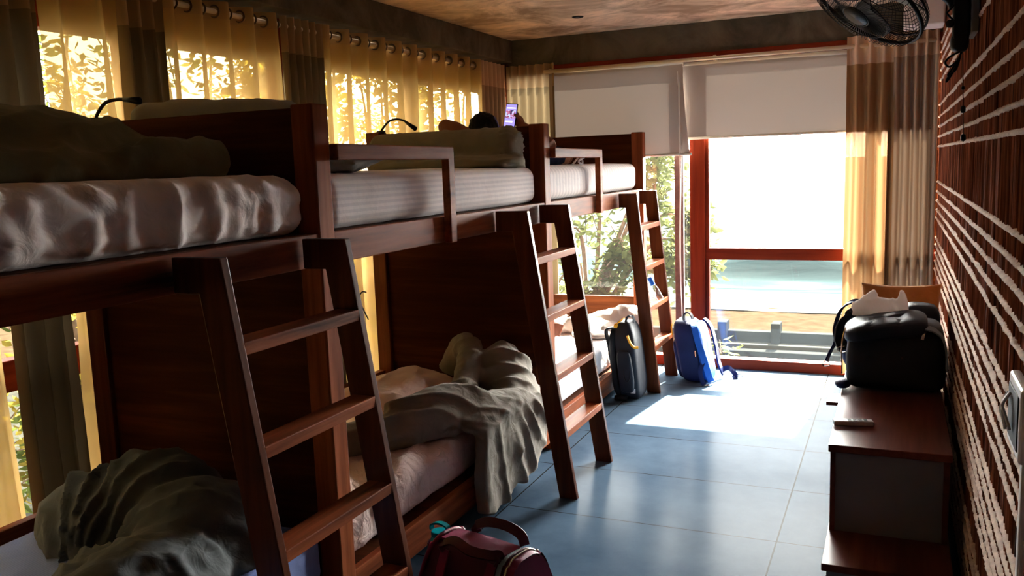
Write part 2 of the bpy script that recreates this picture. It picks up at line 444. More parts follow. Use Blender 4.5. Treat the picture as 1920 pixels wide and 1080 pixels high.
# far window wall -------------------------------------------------
def frame(name, parts, mat, parent=None, bevel=.004):
    b = MB()
    for p in parts: b.box(*p)
    return b.obj(name, mat, parent=parent, bevel=bevel)
struct(frame('trim_1', [(XL, XR+.02, YF-.02, YF+.06, 2.262, 2.325)], 'rx'))          # dark red header board
w1 = struct(frame('window_1', [(-1.40, -1.29, YF, YF+.09, .0, 2.27)], 'rz'))
frame('corner_post', [(-3.02, -2.84, YF-.03, YF+.09, 0, 2.36)], 'wx', w1)
frame('window_sill', [(-2.86, -1.40, YF, YF+.09, 0, .078)], 'rx', w1)
frame('window_post', [(-1.518, -1.453, YF+.01, YF+.06, .06, 2.26)], 'pillar', w1)
MB().box(-2.86, -1.40, YF+.04, YF+.046, .075, 2.262).obj('glass', 'glass', parent=w1)
d1 = struct(frame('door_1', [(-1.29, .26, YF, YF+.10, 0, .075), (-1.29, .26, YF+.01, YF+.07, .82, .905)], 'rx'))
frame('door_stile', [(-1.29, -1.262, YF+.015, YF+.065, .075, 2.262)], 'rz', d1)
frame('door_stile', [(.20, .268, YF+.015, YF+.075, .075, 2.262)], 'wx', d1)
frame('door_post', [(-.20, -.10, YF+.10, YF+.15, .0, 2.262)], 'rz', d1)
MB().box(-1.262, .20, YF+.036, YF+.042, .905, 2.262).obj('glass', 'glass', parent=d1)
MB().box(-1.262, .20, YF+.036, YF+.042, .075, .82).obj('glass', 'glass', parent=d1)

# left window wall: posts, transoms, glass to the floor
xw = -3.0
w2 = struct(frame('window_2', [(xw-.07, xw, y-.05, y+.05, 0, 2.40) for y in (-1.55, -.45, .65, 1.75, 2.84, 3.84, 5.18, 6.42)], 'rz'))
frame('window_transom', [(xw-.07, xw-.002, YB, YF, .785, .905)], 'ry', w2)
frame('window_head', [(xw-.08, xw-.001, YB, YF, 2.145, 2.42)], 'ry', w2)
frame('window_sill', [(xw-.08, xw+.0, YB, YF, 0, .07)], 'ry', w2)
MB().box(xw-.045, xw-.04, YB, YF, .05, 2.16).obj('glass', 'glass', parent=w2)

# ------------------------------------------------------------------ curtains
def curtain(name, label, a0, a1, axis, base, zt, zb, lam, amp, mats, band=None, group=None, eyelets=0, seed=0, flare=1.4, cat='curtain', keep=1):
    """hanging cloth along y (axis 1) or x (axis 0)"""
    L = a1-a0; n = max(24, int(L/.0075)); nv = 26
    def P(u, v):
        s = a0+L*u; h = zt+(zb-zt)*v
        k = 1+(flare-1)*v
        wob = .35*noise.noise(V((s*6, seed*3.7, v*1.3)))*min(1, v*3)
        ph = 2*PI*(s-a0)/lam+wob*4+.6*math.sin(s*5+seed)*v
        d = amp*k*(math.sin(ph)+.28*math.sin(2*ph+seed+3*wob)*min(1, v*4))+.012*v*noise.noise(V((s*22, seed, v*2)))
        d += .018*v*noise.noise(V((s*3, seed+9, v)))
        lat = .25*lam*v*noise.noise(V((s*4, seed+3, v*1.5)))
        d = max(-.055, min(.05, d))
        return (base+d, s+lat, h) if axis == 1 else (s+lat, base+d, h)
    b = MB(); bt = (zt-band)/(zt-zb) if band else -1
    b.grid(P, n, nv, mfn=lambda u, v: 1 if v < bt-.001 else 0)
    if band:   # put a row exactly on the band line
        j = max(1, round(bt*(nv-1)))
        for i in range(n):
            k = j*n+i; b.v[k] = (b.v[k][0], b.v[k][1], band)
    o = b.obj(name, mats, smooth=True)
    tag(o, label, cat, group)
    if eyelets:
        m = int(L/lam*2)
        for i in range(m):
            s = a0+lam/4+i*lam/2+lam/4
            if s > a1-.02: break
            t = MB(); ax = (1, 0) if axis == 1 else (0, 1)
            def Q(u, v):
                A = 2*PI*u; B = 2*PI*v; R = .026; r = .0045
                rr = R+r*math.cos(B)
                h = zt-.045+rr*math.sin(A); w = rr*math.cos(A); q = r*math.sin(B)
                return (base+w*.9, s+q+w*.25, h) if axis == 1 else (s+q+w*.25, base+w*.9, h)
            t.grid(Q, 18, 7, wrapu=True)
            t.obj('eyelet', 'ring', parent=o, smooth=True)
    return o
CX = -2.875
S_M = ['sheer', 'sheertop']; D_M = ['drape', 'drapetop']
G1 = None
curtain('sheer_curtain', 'golden sheer curtain panel at the left edge of the photo, above the rumpled olive duvet', .7, 2.05, 1, CX, 2.35, .03, .17, .042, S_M, 2.27, seed=1, eyelets=1)
curtain('drape_curtain', 'dark brown-grey drape gathered nearest the left edge of the photo', 2.05, 2.30, 1, CX+.005, 2.35, .03, .085, .034, D_M, 2.17, seed=2)
curtain('sheer_curtain', 'golden sheer curtain between the two darkest drapes, above the first reading lamp', 2.30, 2.68, 1, CX, 2.35, .03, .19, .044, S_M, 2.27, seed=3, eyelets=1)
curtain('drape_curtain', 'dark drape bunched above the grey pillow at the left', 2.66, 2.88, 1, CX+.005, 2.35, .03, .07, .034, D_M, 2.17, seed=4)
curtain('sheer_curtain', 'golden sheer curtain with rod showing, above the grey pillow on the near headboard', 2.88, 3.68, 1, CX, 2.35, .03, .17, .044, S_M, 2.27, seed=5, eyelets=1)
curtain('drape_curtain', 'grey-brown drape behind the tall post of the nearest bunk, left of the widest sheer', 3.68, 4.01, 1, CX+.005, 2.35, .03, .06, .034, D_M, 2.17, seed=6)
curtain('sheer_curtain', 'widest golden sheer curtain on eyelets, above the second reading lamp', 4.00, 6.00, 1, CX, 2.35, .03, .19, .044, S_M, 2.27, seed=7, eyelets=1)
curtain('drape_curtain', 'beige drape at the end of the left rod, beside the corner', 5.98, 6.40, 1, CX+.01, 2.35, .03, .075, .034, ['drape2', 'drape2top'], 2.17, seed=8)
curtain('drape_curtain', 'narrow dark drape in the far corner, left of the lower-hanging roller blind', -2.83, -2.42, 0, 6.40, 2.335, .03, .07, .03, D_M, 2.16, seed=9)
curtain('sheer_curtain', 'peach sheer curtain hanging at the right of the sea window', -.32, -.02, 0, 6.37, 2.335, .03, .085, .028, ['sheer2', 'drape2top'], 2.22, seed=10, flare=1.2)
curtain('drape_curtain', 'tan drape gathered in the corner beside the brick wall', -.06, .238, 0, 6.385, 2.335, .03, .06, .034, ['drape2', 'drape2top'], 2.18, seed=11, flare=1.3)
tag(MB().tube([(CX, .4, 2.305), (CX, 6.30, 2.305)], .0125, 12).obj('curtain_rod', 'rod', smooth=True), 'cream curtain rod running along the left window wall', 'curtain rod')
r = thing('curtain_rod', 'cream curtain rod above the two roller blinds', 'curtain rod', (-1, 6.38, 2.265))
MB().tube([(-2.50, 6.37, 2.27), (.22, 6.37, 2.27)], .0135, 12).obj('rod', 'rod', parent=r, smooth=True)
for x in (-2.45, -1.2, .1):
    MB().box(x-.01, x+.01, 6.37, 6.46, 2.255, 2.29).obj('bracket', 'rod', parent=r, bevel=.002)

def blind(label, x0, x1, ztop, zbot, y, skew, lean):
    t = thing('roller_blind', label, 'blind', ((x0+x1)/2, y, ztop), 'roller blinds over the sea window')
    def P(u, v):
        x = x0+(x1-x0)*u+skew*v*(u)*(.5+.5*v); z = ztop+(zbot-ztop)*v+lean*(u-.5)*v
        return (x, y-.012*math.sin(PI*v)*(.3+u)-.004*math.sin(u*6), z)
    b = MB(); b.grid(P, 24, 20)
    b.obj('blind_cloth', 'blind', parent=t, smooth=True)
    MB().tube([(x0, y+.02, ztop+.005), (x1, y+.02, ztop+.005)], .021, 14).obj('roller', 'blindw', parent=t, smooth=True)
    MB().tube([(x0-.0, y, zbot-lean/2), (x1+skew+.012, y, zbot+lean/2)], .0095, 10).obj('bottom_bar', 'blindw', parent=t, smooth=True)
    return t
blind('left roller blind hanging lower, in front of the tree window', -2.47, -1.432, 2.252, 1.602, 6.395, .05, .0)
t = blind('right roller blind, shorter, above the open view of the sea', -1.445, .20, 2.235, 1.715, 6.425, .0, .0)
MB().tube(spline([(-1.468, 6.39, 2.2), (-1.455, 6.385, 1.5), (-1.462, 6.385, .9), (-1.45, 6.39, .45), (-1.44, 6.395, .3), (-1.452, 6.395, .45), (-1.458, 6.395, 1.0), (-1.445, 6.395, 1.6), (-1.45, 6.395, 2.2)]), .0028, 6).obj('pull_cord', 'white', parent=t, smooth=True)

# ------------------------------------------------------------------ bunk beds
XFt, XBk = -1.70, -2.80
def bunk(label, y0, y1, full=True, near=None, guard=True):
    t = thing('bunk_bed', label, 'bunk bed', ((XFt+XBk)/2, (y0+y1)/2, 0), 'bunk beds along the left wall')
    ends = [(y1, full)] + ([(near, True)] if near is not None else [])
    for ye, fl in ends:
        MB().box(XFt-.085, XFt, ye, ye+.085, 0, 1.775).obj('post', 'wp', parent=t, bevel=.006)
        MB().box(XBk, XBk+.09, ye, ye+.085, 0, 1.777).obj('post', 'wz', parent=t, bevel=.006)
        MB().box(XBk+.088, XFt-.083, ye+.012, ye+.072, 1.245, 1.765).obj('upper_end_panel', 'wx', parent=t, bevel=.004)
        b = MB().box(XBk+.088, XFt-.083, ye+.02, ye+.055, .06, 1.25 if fl else .555)
        b.obj('lower_end_panel', 'wx', parent=t, bevel=.004)
    ya, yb = y0, y1
    MB().box(XFt-.034, XFt-.004, ya, yb, 1.255, 1.36).obj('side_rail', 'wy', parent=t, bevel=.003)
    MB().box(XBk+.004, XBk+.04, ya, yb, 1.255, 1.40).obj('side_rail', 'wy', parent=t, bevel=.003)
    MB().box(XFt-.034, XFt-.004, ya, yb, .045, .17).obj('side_rail', 'wy', parent=t, bevel=.003)
    MB().box(XBk+.004, XBk+.045, ya, yb, .045, .385).obj('side_rail', 'wy', parent=t, bevel=.003)
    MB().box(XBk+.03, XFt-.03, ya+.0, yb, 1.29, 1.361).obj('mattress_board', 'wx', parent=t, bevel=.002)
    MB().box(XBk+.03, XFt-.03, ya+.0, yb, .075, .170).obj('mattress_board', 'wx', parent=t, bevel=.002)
    if guard:
        g0 = y0-.005; g1 = g0+.82; xg = XFt-.002
        b = MB().prism([(g0, 1.595), (g0, 1.648), (g1, 1.643), (g1, 1.252), (g1-.05, 1.252), (g1-.05, 1.592)], 0, xg, xg+.034)
        b.obj('guard_rail', 'wy', parent=t, bevel=.004)
    return t
bunk('nearest bunk bed with rumpled olive duvets on both mattresses', .405, 2.31, near=.32, guard=False)
bunk('middle bunk bed with a rolled duvet above and a duvet falling to the floor below', 2.397, 4.30)
bunk('farthest bunk bed beside the sea window, someone lying on its upper mattress', 4.387, 6.255, full=False)

def mattress(label, ya, yb, z0, z1, mat, wr=.004, front=0, seed=0, xf=-1.745, xb=-2.74, roundr=.05, deep=0):
    """soft rounded slab; wrinkles are modelled in the mesh"""
    b = MB(); nx, ny = 40, 120; cx, cy, cz = (xf+xb)/2, (ya+yb)/2, (z0+z1)/2
    hx, hy, hz = (xf-xb)/2, (yb-ya)/2, (z1-z0)/2
    bm = bmesh.new(); bmesh.ops.create_cube(bm, size=2)
    me = bpy.data.meshes.new('mattress')
    def cut(axis, n):
        for i in range(1, n):
            c = -1+2*i/n; pl = V((0,0,0)); pl[axis] = c; no = V((0,0,0)); no[axis] = 1
            bmesh.ops.bisect_plane(bm, geom=bm.verts[:]+bm.edges[:]+bm.faces[:], plane_co=pl, plane_no=no)
    cut(0, 44); cut(1, 110); cut(2, 12)
    for v in bm.verts:
        p = V((v.co.x*hx, v.co.y*hy, v.co.z*hz)); r = min(roundr, hz*.98)
        q = V((max(-hx+r, min(hx-r, p.x)), max(-hy+r, min(hy-r, p.y)), max(-hz+r, min(hz-r, p.z))))
        d = p-q
        if d.length > 1e-6: p = q+d.normalized()*r; nrm = d.normalized()
        else: nrm = V((0, 0, 1 if p.z > 0 else -1))
        w = p+V((cx, cy, cz)); 
        # crown of the top
        if v.co.z > 0: w.z += .012*(1-(v.co.x)**2)
        k = wr*fbm(w+V((seed*5, 0, 0)), 5, 3)
        # tension folds down the front side
        f = max(0, nrm.x)*front
        if front:
            ph = w.y*15+3.2*noise.noise(V((w.y*2.5, seed, 0)))+(w.z-z0)*9*noise.noise(V((w.y*1.1, 7, seed)))
            am = max(0, .45+noise.noise(V((w.y*2.6, seed, 4))))
            edge = max(0, min(1, (hx-abs(w.x-cx))/.0+0)) if False else 0
            fr = max(0, min(1, (w.x-(xf-.14))/.14))*(1 if v.co.z > -.95 else 0)
            tp = .25+.75*max(0, min(1, (z1-w.z)/.05)); k += front*fr*am*tp*(1-abs(math.sin(ph)))**1.5
            k += front*.5*fr*noise.noise(V((w.y*18, w.z*20, seed)))
        if deep and v.co.z > 0:
            k += deep*(1-abs(math.sin(w.x*17+w.y*9+2.5*noise.noise(V((w.x*3, w.y*3, seed))))))**2*max(0, .3+noise.noise(V((w.x*4, w.y*4, seed+3))))
        if w.z < z0+.01: k = min(k, 0)
        v.co = w+nrm*k
    bm.to_mesh(me); bm.free()
    for f in me.polygons: f.use_smooth = True
    me.materials.append(M[mat])
    o = bpy.data.objects.new('mattress', me); COL.objects.link(o)
    return tag(o, label, 'mattress')
mattress('mattress in a rumpled pale sheet with deep folds, on the nearest upper bunk', .43, 2.285, 1.362, 1.547, 'sheet_rumpled', .004, .034, 1, xf=-1.735)
mattress('upper mattress in a smooth striped white sheet, under the rolled duvet', 2.42, 4.275, 1.362, 1.547, 'sheet_white', .003, .002, 2, xf=-1.738)
mattress('farthest upper mattress in a white checked sheet, under the lying person', 4.41, 6.23, 1.362, 1.547, 'sheet_check', .003, .003, 3, xf=-1.738)
mattress('nearest lower mattress in a bluish striped sheet, at the bottom left corner', .43, 2.285, .171, .362, 'sheet_blue', .004, .004, 4, deep=.004)
mattress('lower mattress in a creased blush-white sheet, half covered by the twisted duvet', 2.42, 4.275, .171, .362, 'sheet_pink', .005, .010, 5, deep=.045, xf=-1.762, xb=-2.73)
mattress('farthest lower mattress in a plain white sheet, behind the dark backpack', 4.41, 6.23, .171, .362, 'sheet_plain', .004, .006, 6, deep=.006)

# ------------------------------------------------------------------ ladders
def ladder(label, y0, y1, dx=0, foot=0):
    t = thing('bunk_ladder', label, 'ladder', (-1.4+dx, (y0+y1)/2, 0), 'wooden ladders hooked on the bunks')
    xt, xb = -1.537+dx, -1.33+foot; W = .088; th = .028
    hook = -1.697
    prof = [(xb, 0), (xt, 1.352), (hook, 1.352), (hook, 1.258), (xt-W+.01, 1.258), (xb-W, 0)]
    for yy in (y0, y1-th):
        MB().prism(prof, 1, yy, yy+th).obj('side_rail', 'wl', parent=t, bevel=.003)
    for z in (.285, .555, .83, 1.10):
        xf = xb+(xt-xb)*(z+.017)/1.352
        MB().box(xf-W+.004, xf-.001, y0+th-.003, y1-th+.003, z, z+.034).obj('rung', 'wy', parent=t, bevel=.003)
    return t
ladder('nearest wooden ladder, leaning on the bunk with the olive duvets', 1.672, 2.24)
ladder('middle wooden ladder, leaning where the duvet falls to the floor', 3.655, 4.225)
ladder('farthest wooden ladder, with the two backpacks at its foot', 5.62, 6.16, dx=-.035, foot=-.10)
#PART2
# wall_left_blocker behind the camera side, unseen, added to keep window light off the end panels
struct(MB().box(XL-.02, XL+.05, YB, .60, 0, ZC).obj('wall_left_blocker', 'plaster'))

# ------------------------------------------------------------------ soft goods
def blob(name, mb, mat, voxel=.014, smooth=4, fold=None, parent=None, label=None, cat=None, group=None, floor=None, clear=True):
    o = mb.obj(name+'_tmp', mat)
    r = o.modifiers.new('r', 'REMESH'); r.mode = 'VOXEL'; r.voxel_size = voxel
    if smooth:
        s = o.modifiers.new('s', 'SMOOTH'); s.iterations = smooth; s.factor = .6
    dg = bpy.context.evaluated_depsgraph_get(); dg.update()
    me = bpy.data.meshes.new_from_object(o.evaluated_get(dg))
    bpy.data.objects.remove(o, do_unlink=True)
    if fold:
        ns = [v.normal.copy() for v in me.vertices]
        for v, n in zip(me.vertices, ns): v.co = v.co + n*fold(v.co, n)
    if floor is not None:
        for v in me.vertices:
            if v.co.z < floor: v.co.z = floor
    me.polygons.foreach_set('use_smooth', [True]*len(me.polygons))
    me.materials.clear(); me.materials.append(M[mat])
    me.name = name
    ob = bpy.data.objects.new(name, me); COL.objects.link(ob)
    if parent is not None: setpar(ob, parent)
    return tag(ob, label, cat, group)

def ridge(x, p=1.6): return (1-abs(math.sin(x)))**p
def folds(dirv, k, amp, seed=0, warp=2.2, p=1.6, lf=2.5):
    dv = V(dirv)
    def f(q, n):
        w = warp*noise.noise(q*lf+V((seed, 0, 0)))+.8*noise.noise(q*7+V((0, seed, 0)))
        a = .45+.9*max(-.3, noise.noise(q*3.1+V((0, 0, seed))))
        return amp*(ridge(dv.dot(q)*k+w, p)*a-.2)+.25*amp*noise.noise(q*19+V((seed, 2, 1)))
    return f
def radial(c, k, amp, seed=0, axis=2, sp=.6):
    c = V(c)
    def f(q, n):
        d = q-c
        a = math.atan2(d.y if axis == 2 else d.z, d.x if axis != 0 else d.y)
        rr = d.length
        w = sp*2.0*noise.noise(q*3+V((seed, 0, 0)))+rr*1.2
        m = min(1, rr/.08)*max(.15, 1-rr*1.0)
        return amp*m*(ridge(a*k+w, 1.5)*(.6+.8*noise.noise(q*3.3+V((0, seed, 0))))-.2)+.22*amp*noise.noise(q*21)
    return f
def R3(ax, ay, az): 
    from mathutils import Euler
    return Euler((math.radians(ax), math.radians(ay), math.radians(az))).to_matrix()

# nearest upper: olive duvet heap
b = MB()
b.ell((-2.36, 1.72, 1.60), (.31, .50, .185)); b.ell((-2.42, 1.30, 1.60), (.25, .35, .19)); b.ell((-2.28, 2.02, 1.60), (.25, .22, .125), rot=R3(0, 8, 0))
b.ell((-2.5, 1.62, 1.70), (.18, .24, .115)); b.ell((-2.16, 2.13, 1.625), (.16, .12, .07)); b.ell((-2.15, 1.55, 1.58), (.25, .45, .08))
b.tube(spline([(-2.08, 1.30, 1.57), (-2.02, 1.6, 1.58), (-1.97, 1.85, 1.605), (-1.96, 2.05, 1.612), (-1.98, 2.17, 1.605)]), [.03]*9+[.045]*8+[.062]*8+[.07]*8, 14)
b.ell((-2.0, 2.14, 1.595), (.10, .09, .06)); b.tube([(-2.1, 1.15, 1.56), (-2.03, 1.5, 1.56), (-1.93, 2.12, 1.56)], [.02, .03, .03], 8)
blob('duvet', b, 'olive', .013, 8, folds((.55, .5, -.9), 18, .034, 3), floor=1.55, label='dark olive duvet heaped on the nearest upper mattress, against the headboard', cat='duvet')

# nearest lower: olive duvet arching lump
b = MB()
b.ell((-2.42, 1.98, .40), (.24, .20, .19), rot=R3(0, 0, -20)); b.ell((-2.22, 2.05, .43), (.27, .19, .235)); b.ell((-2.0, 1.98, .40), (.25, .22, .215)); b.ell((-1.93, 1.70, .39), (.19, .34, .16))
b.ell((-2.08, 1.62, .37), (.14, .25, .12), rot=R3(0, 0, 25)); b.tube(spline([(-2.6, 1.92, .40), (-2.45, 1.83, .385), (-2.3, 1.80, .385), (-2.2, 1.70, .39), (-2.1, 1.55, .38)]), .035, 8)
blob('duvet', b, 'olive2', .013, 7, radial((-2.30, 1.70, .40), 11, .046, 5), floor=.364, label='grey-green duvet bunched in a big arch on the nearest lower mattress', cat='duvet')

# middle lower: twisted duvet that falls over the rail
b = MB()
b.ell((-1.86, 4.00, .44), (.17, .19, .205)); b.ell((-1.76, 3.92, .36), (.13, .24, .17)); b.tube(spline([(-2.22, 4.1, .46), (-2.12, 4.08, .60), (-2.0, 3.93, .60), (-1.93, 3.72, .50), (-1.9, 3.52, .44)]), .068, 12)
b.tube(spline([(-2.45, 2.72, .43), (-2.2, 2.86, .43), (-2.02, 3.02, .435), (-1.86, 3.25, .45), (-1.76, 3.5, .44), (-1.70, 3.75, .40)]), [.07]*8+[.078]*8+[.085]*8+[.09]*8+[.085]*9, 14)
b.tube(spline([(-2.0, 3.12, .50), (-1.85, 3.35, .53), (-1.72, 3.52, .46), (-1.66, 3.6, .33), (-1.64, 3.66, .2)]), .06, 12)
b.prism([(3.30, .42), (3.26, .20), (3.28, .03), (3.36, .012), (3.47, .012), (3.62, .05), (3.80, .035), (3.90, .08), (4.02, .17), (4.04, .30), (3.95, .42)], 0, -1.672, -1.608)
b.ell((-1.70, 3.62, .42), (.10, .36, .07)); b.ell((-1.655, 3.62, .28), (.055, .30, .17))
def foldC(q, n):
    if q.x > -1.72 and q.z < .42:
        w = 1.6*noise.noise(V((q.y*4, q.z*2, 1)))
        a = .6+.8*noise.noise(V((q.y*5, q.z*1.5, 8)))
        ph = (q.y-3.30)/(.25+.75*(1-q.z/.55)+.2)*18+w
        return (.030*(ridge(ph, 1.3)*a-.2))*min(1, (.46-q.z)*9)+.004*noise.noise(q*25)
    return folds((-.5, .62, .6), 30, .024, 11)(q, n)
blob('duvet', b, 'taupe', .0115, 6, foldC, floor=.010, label='taupe duvet twisted on the middle lower bunk, spilling over the rail to the floor', cat='duvet')

# far lower: light grey blanket
b = MB()
b.ell((-2.0, 5.85, .40), (.22, .22, .07)); b.tube(spline([(-2.35, 5.55, .41), (-2.1, 5.70, .43), (-1.95, 5.85, .44), (-1.80, 5.98, .46), (-1.74, 6.12, .44)]), [.055]*8+[.06]*8+[.07]*8+[.085]*9, 12)
b.ell((-1.80, 6.05, .43), (.10, .15, .10)); b.ell((-1.9, 5.62, .385), (.16, .10, .03))
blob('blanket', b, 'grey_blanket', .012, 4, folds((.6, .7, .9), 30, .017, 15), floor=.366, label='light grey blanket crumpled at the far end of the lowest far mattress', cat='blanket')

# middle upper: rolled duvet with fringed end and folded layer
b = MB()
b.tube([(-2.62, 4.12, 1.655), (-2.60, 4.12, 1.655), (-1.80, 4.11, 1.655), (-1.765, 4.11, 1.655)], [.07, .098, .103, .075], 28)
b.ell((-2.2, 4.08, 1.585), (.42, .17, .035), e=.6); b.ell((-2.15, 4.0, 1.575), (.44, .12, .028), e=.6); b.ell((-1.78, 4.05, 1.575), (.07, .10, .04)); b.ell((-1.745, 4.05, 1.55), (.035, .06, .05))
def foldR(q, n):
    if q.z > 1.60:
        if q.x > -1.84:
            a = math.atan2(q.z-1.655, q.y-4.11); r = math.hypot(q.z-1.655, q.y-4.11)
            return .010*(ridge(a*9+noise.noise(q*14)*3, 1.2)-.3)+.008*ridge(r*75+a, 1)+.004*noise.noise(q*40)
        return .007*(ridge(q.x*17+3*noise.noise(V((q.x*3, 2, q.z*5)))+q.z*6, 2.5)-.15)
    return .009*(ridge(q.z*60+q.x*4+2.5*noise.noise(q*5), 1.5)-.2)
blob('rolled_duvet', b, 'sage', .011, 3, foldR, floor=1.549, label='sage duvet rolled up against the end board of the middle upper bunk', cat='duvet')

def pillow(label, c, L, W, H, rot, mat, seed=0, group=None, cat='pillow'):
    c = V(c); b = MB(); n = 34
    def P(sgn):
        def f(u, v):
            x = 2*u-1; y = 2*v-1
            e = max(0, (1-abs(x)**2.6))**.5*max(0, (1-abs(y)**2.6))**.5
            pin = 1-.07*(1-x*x)*abs(y)**3; pin2 = 1-.06*(1-y*y)*abs(x)**3
            w = .012*noise.noise(V((x*2.5, y*2.5, seed)))*(e > .1)+.010*e*(ridge(x*5+y*4+3*noise.noise(V((x*1.5, y*1.5, seed+5))), 2))
            q = V((x*L/2*pin2, y*W/2*pin, sgn*(e*H/2+w*(.4+e))))
            return c + rot @ q
        return f
    b.grid(P(1), n, n); b.grid(P(-1), n, n)
    o = b.obj('pillow', mat, smooth=True, merge=True)
    return tag(o, label, cat, group)
b = MB(); b.tube(spline([(-2.665, 2.50, 1.775), (-2.62, 2.51, 1.785), (-2.48, 2.52, 1.785), (-2.3, 2.52, 1.778), (-2.1, 2.52, 1.77), (-1.93, 2.51, 1.762), (-1.90, 2.51, 1.76)]), [.02]*2+[.045]*6+[.058]*8+[.066]*8+[.062]*8+[.055]*8+[.042]*8+[.02], 14)
b.prism([(-2.66, 1.80), (-2.45, 1.835), (-2.2, 1.83), (-1.92, 1.79), (-1.86, 1.60), (-1.90, 1.57), (-2.62, 1.57), (-2.68, 1.62)], 1, 2.465, 2.56)
blob('pillow', b, 'pillow_grey', .013, 9, folds((.9, .2, .5), 16, .012, 31), floor=1.552, label='limp grey pillow propped on the middle upper bunk, its crest above the near end board', cat='pillow')
pillow('small pillow corner showing beside the tall near post under the guard rail', (-1.985, 2.685, 1.604), .46, .24, .085, R3(3, 4, 8), 'pillow_grey', 2)
pillow('blush pillow lying on the middle lower mattress inside the twisted duvet', (-2.15, 3.56, .465), .46, .66, .15, R3(0, 14, -8), 'pillow_pink', 3)
pillow('grey pillow on the far lower mattress behind the resting foot', (-2.42, 5.72, .44), .40, .60, .14, R3(0, 0, 0), 'pillow_grey', 4)
pillow('tan cushion standing behind the bags on the cabinet, beside the brick wall', (.035, 4.76, .705), .37, .39, .11, R3(84, 0, 0), 'pillow_tan', 6, cat='cushion')
b = MB(); b.ell((-2.52, 2.62, .42), (.16, .15, .07)); b.ell((-2.4, 2.56, .41), (.12, .12, .08))
blob('blanket', b, 'olive2', .014, 3, folds((.8, .3, .5), 26, .014, 22), floor=.366, label='dark grey blanket corner seen between the rungs of the nearest ladder', cat='blanket')

# gooseneck reading lamps
def lamp(label, base, pts):
    t = thing('reading_lamp', label, 'lamp', base)
    MB().tube(spline(pts, 8), .0065, 8).obj('flexible_neck', 'black', parent=t, smooth=True)
    a, c = V(pts[-2]), V(pts[-1]); d = (c-a).normalized()
    MB().tube([c-d*.02, c+d*.02, c+d*.055, c+d*.06], [.008, .0115, .014, .008], 12).obj('lamp_head', 'black', parent=t, smooth=True)
    q = V(pts[0]); MB().box(q.x-.025, q.x+.025, q.y-.012, q.y+.012, q.z-.03, q.z+.004).obj('base', 'black', parent=t, bevel=.004)
lamp('black gooseneck reading lamp on the near end board, left of the grey pillow', (-2.68, 2.31, 1.78), [(-2.69, 2.352, 1.781), (-2.67, 2.345, 1.80), (-2.61, 2.33, 1.832), (-2.55, 2.33, 1.84), (-2.50, 2.33, 1.835)])
lamp('black gooseneck reading lamp on the end board of the middle bunk', (-2.71, 4.34, 1.78), [(-2.72, 4.34, 1.781), (-2.705, 4.34, 1.80), (-2.66, 4.335, 1.835), (-2.61, 4.33, 1.845), (-2.56, 4.33, 1.835), (-2.53, 4.33, 1.815)])
tag(MB().tube(spline([(-2.80, 4.22, .70), (-2.835, 4.2, .80), (-2.838, 4.2, .84), (-2.825, 4.21, .865), (-2.81, 4.23, .86)]), .004, 6).obj('cable', 'black', smooth=True), 'thin black cable loop behind the back post of the middle bunk', 'cable')

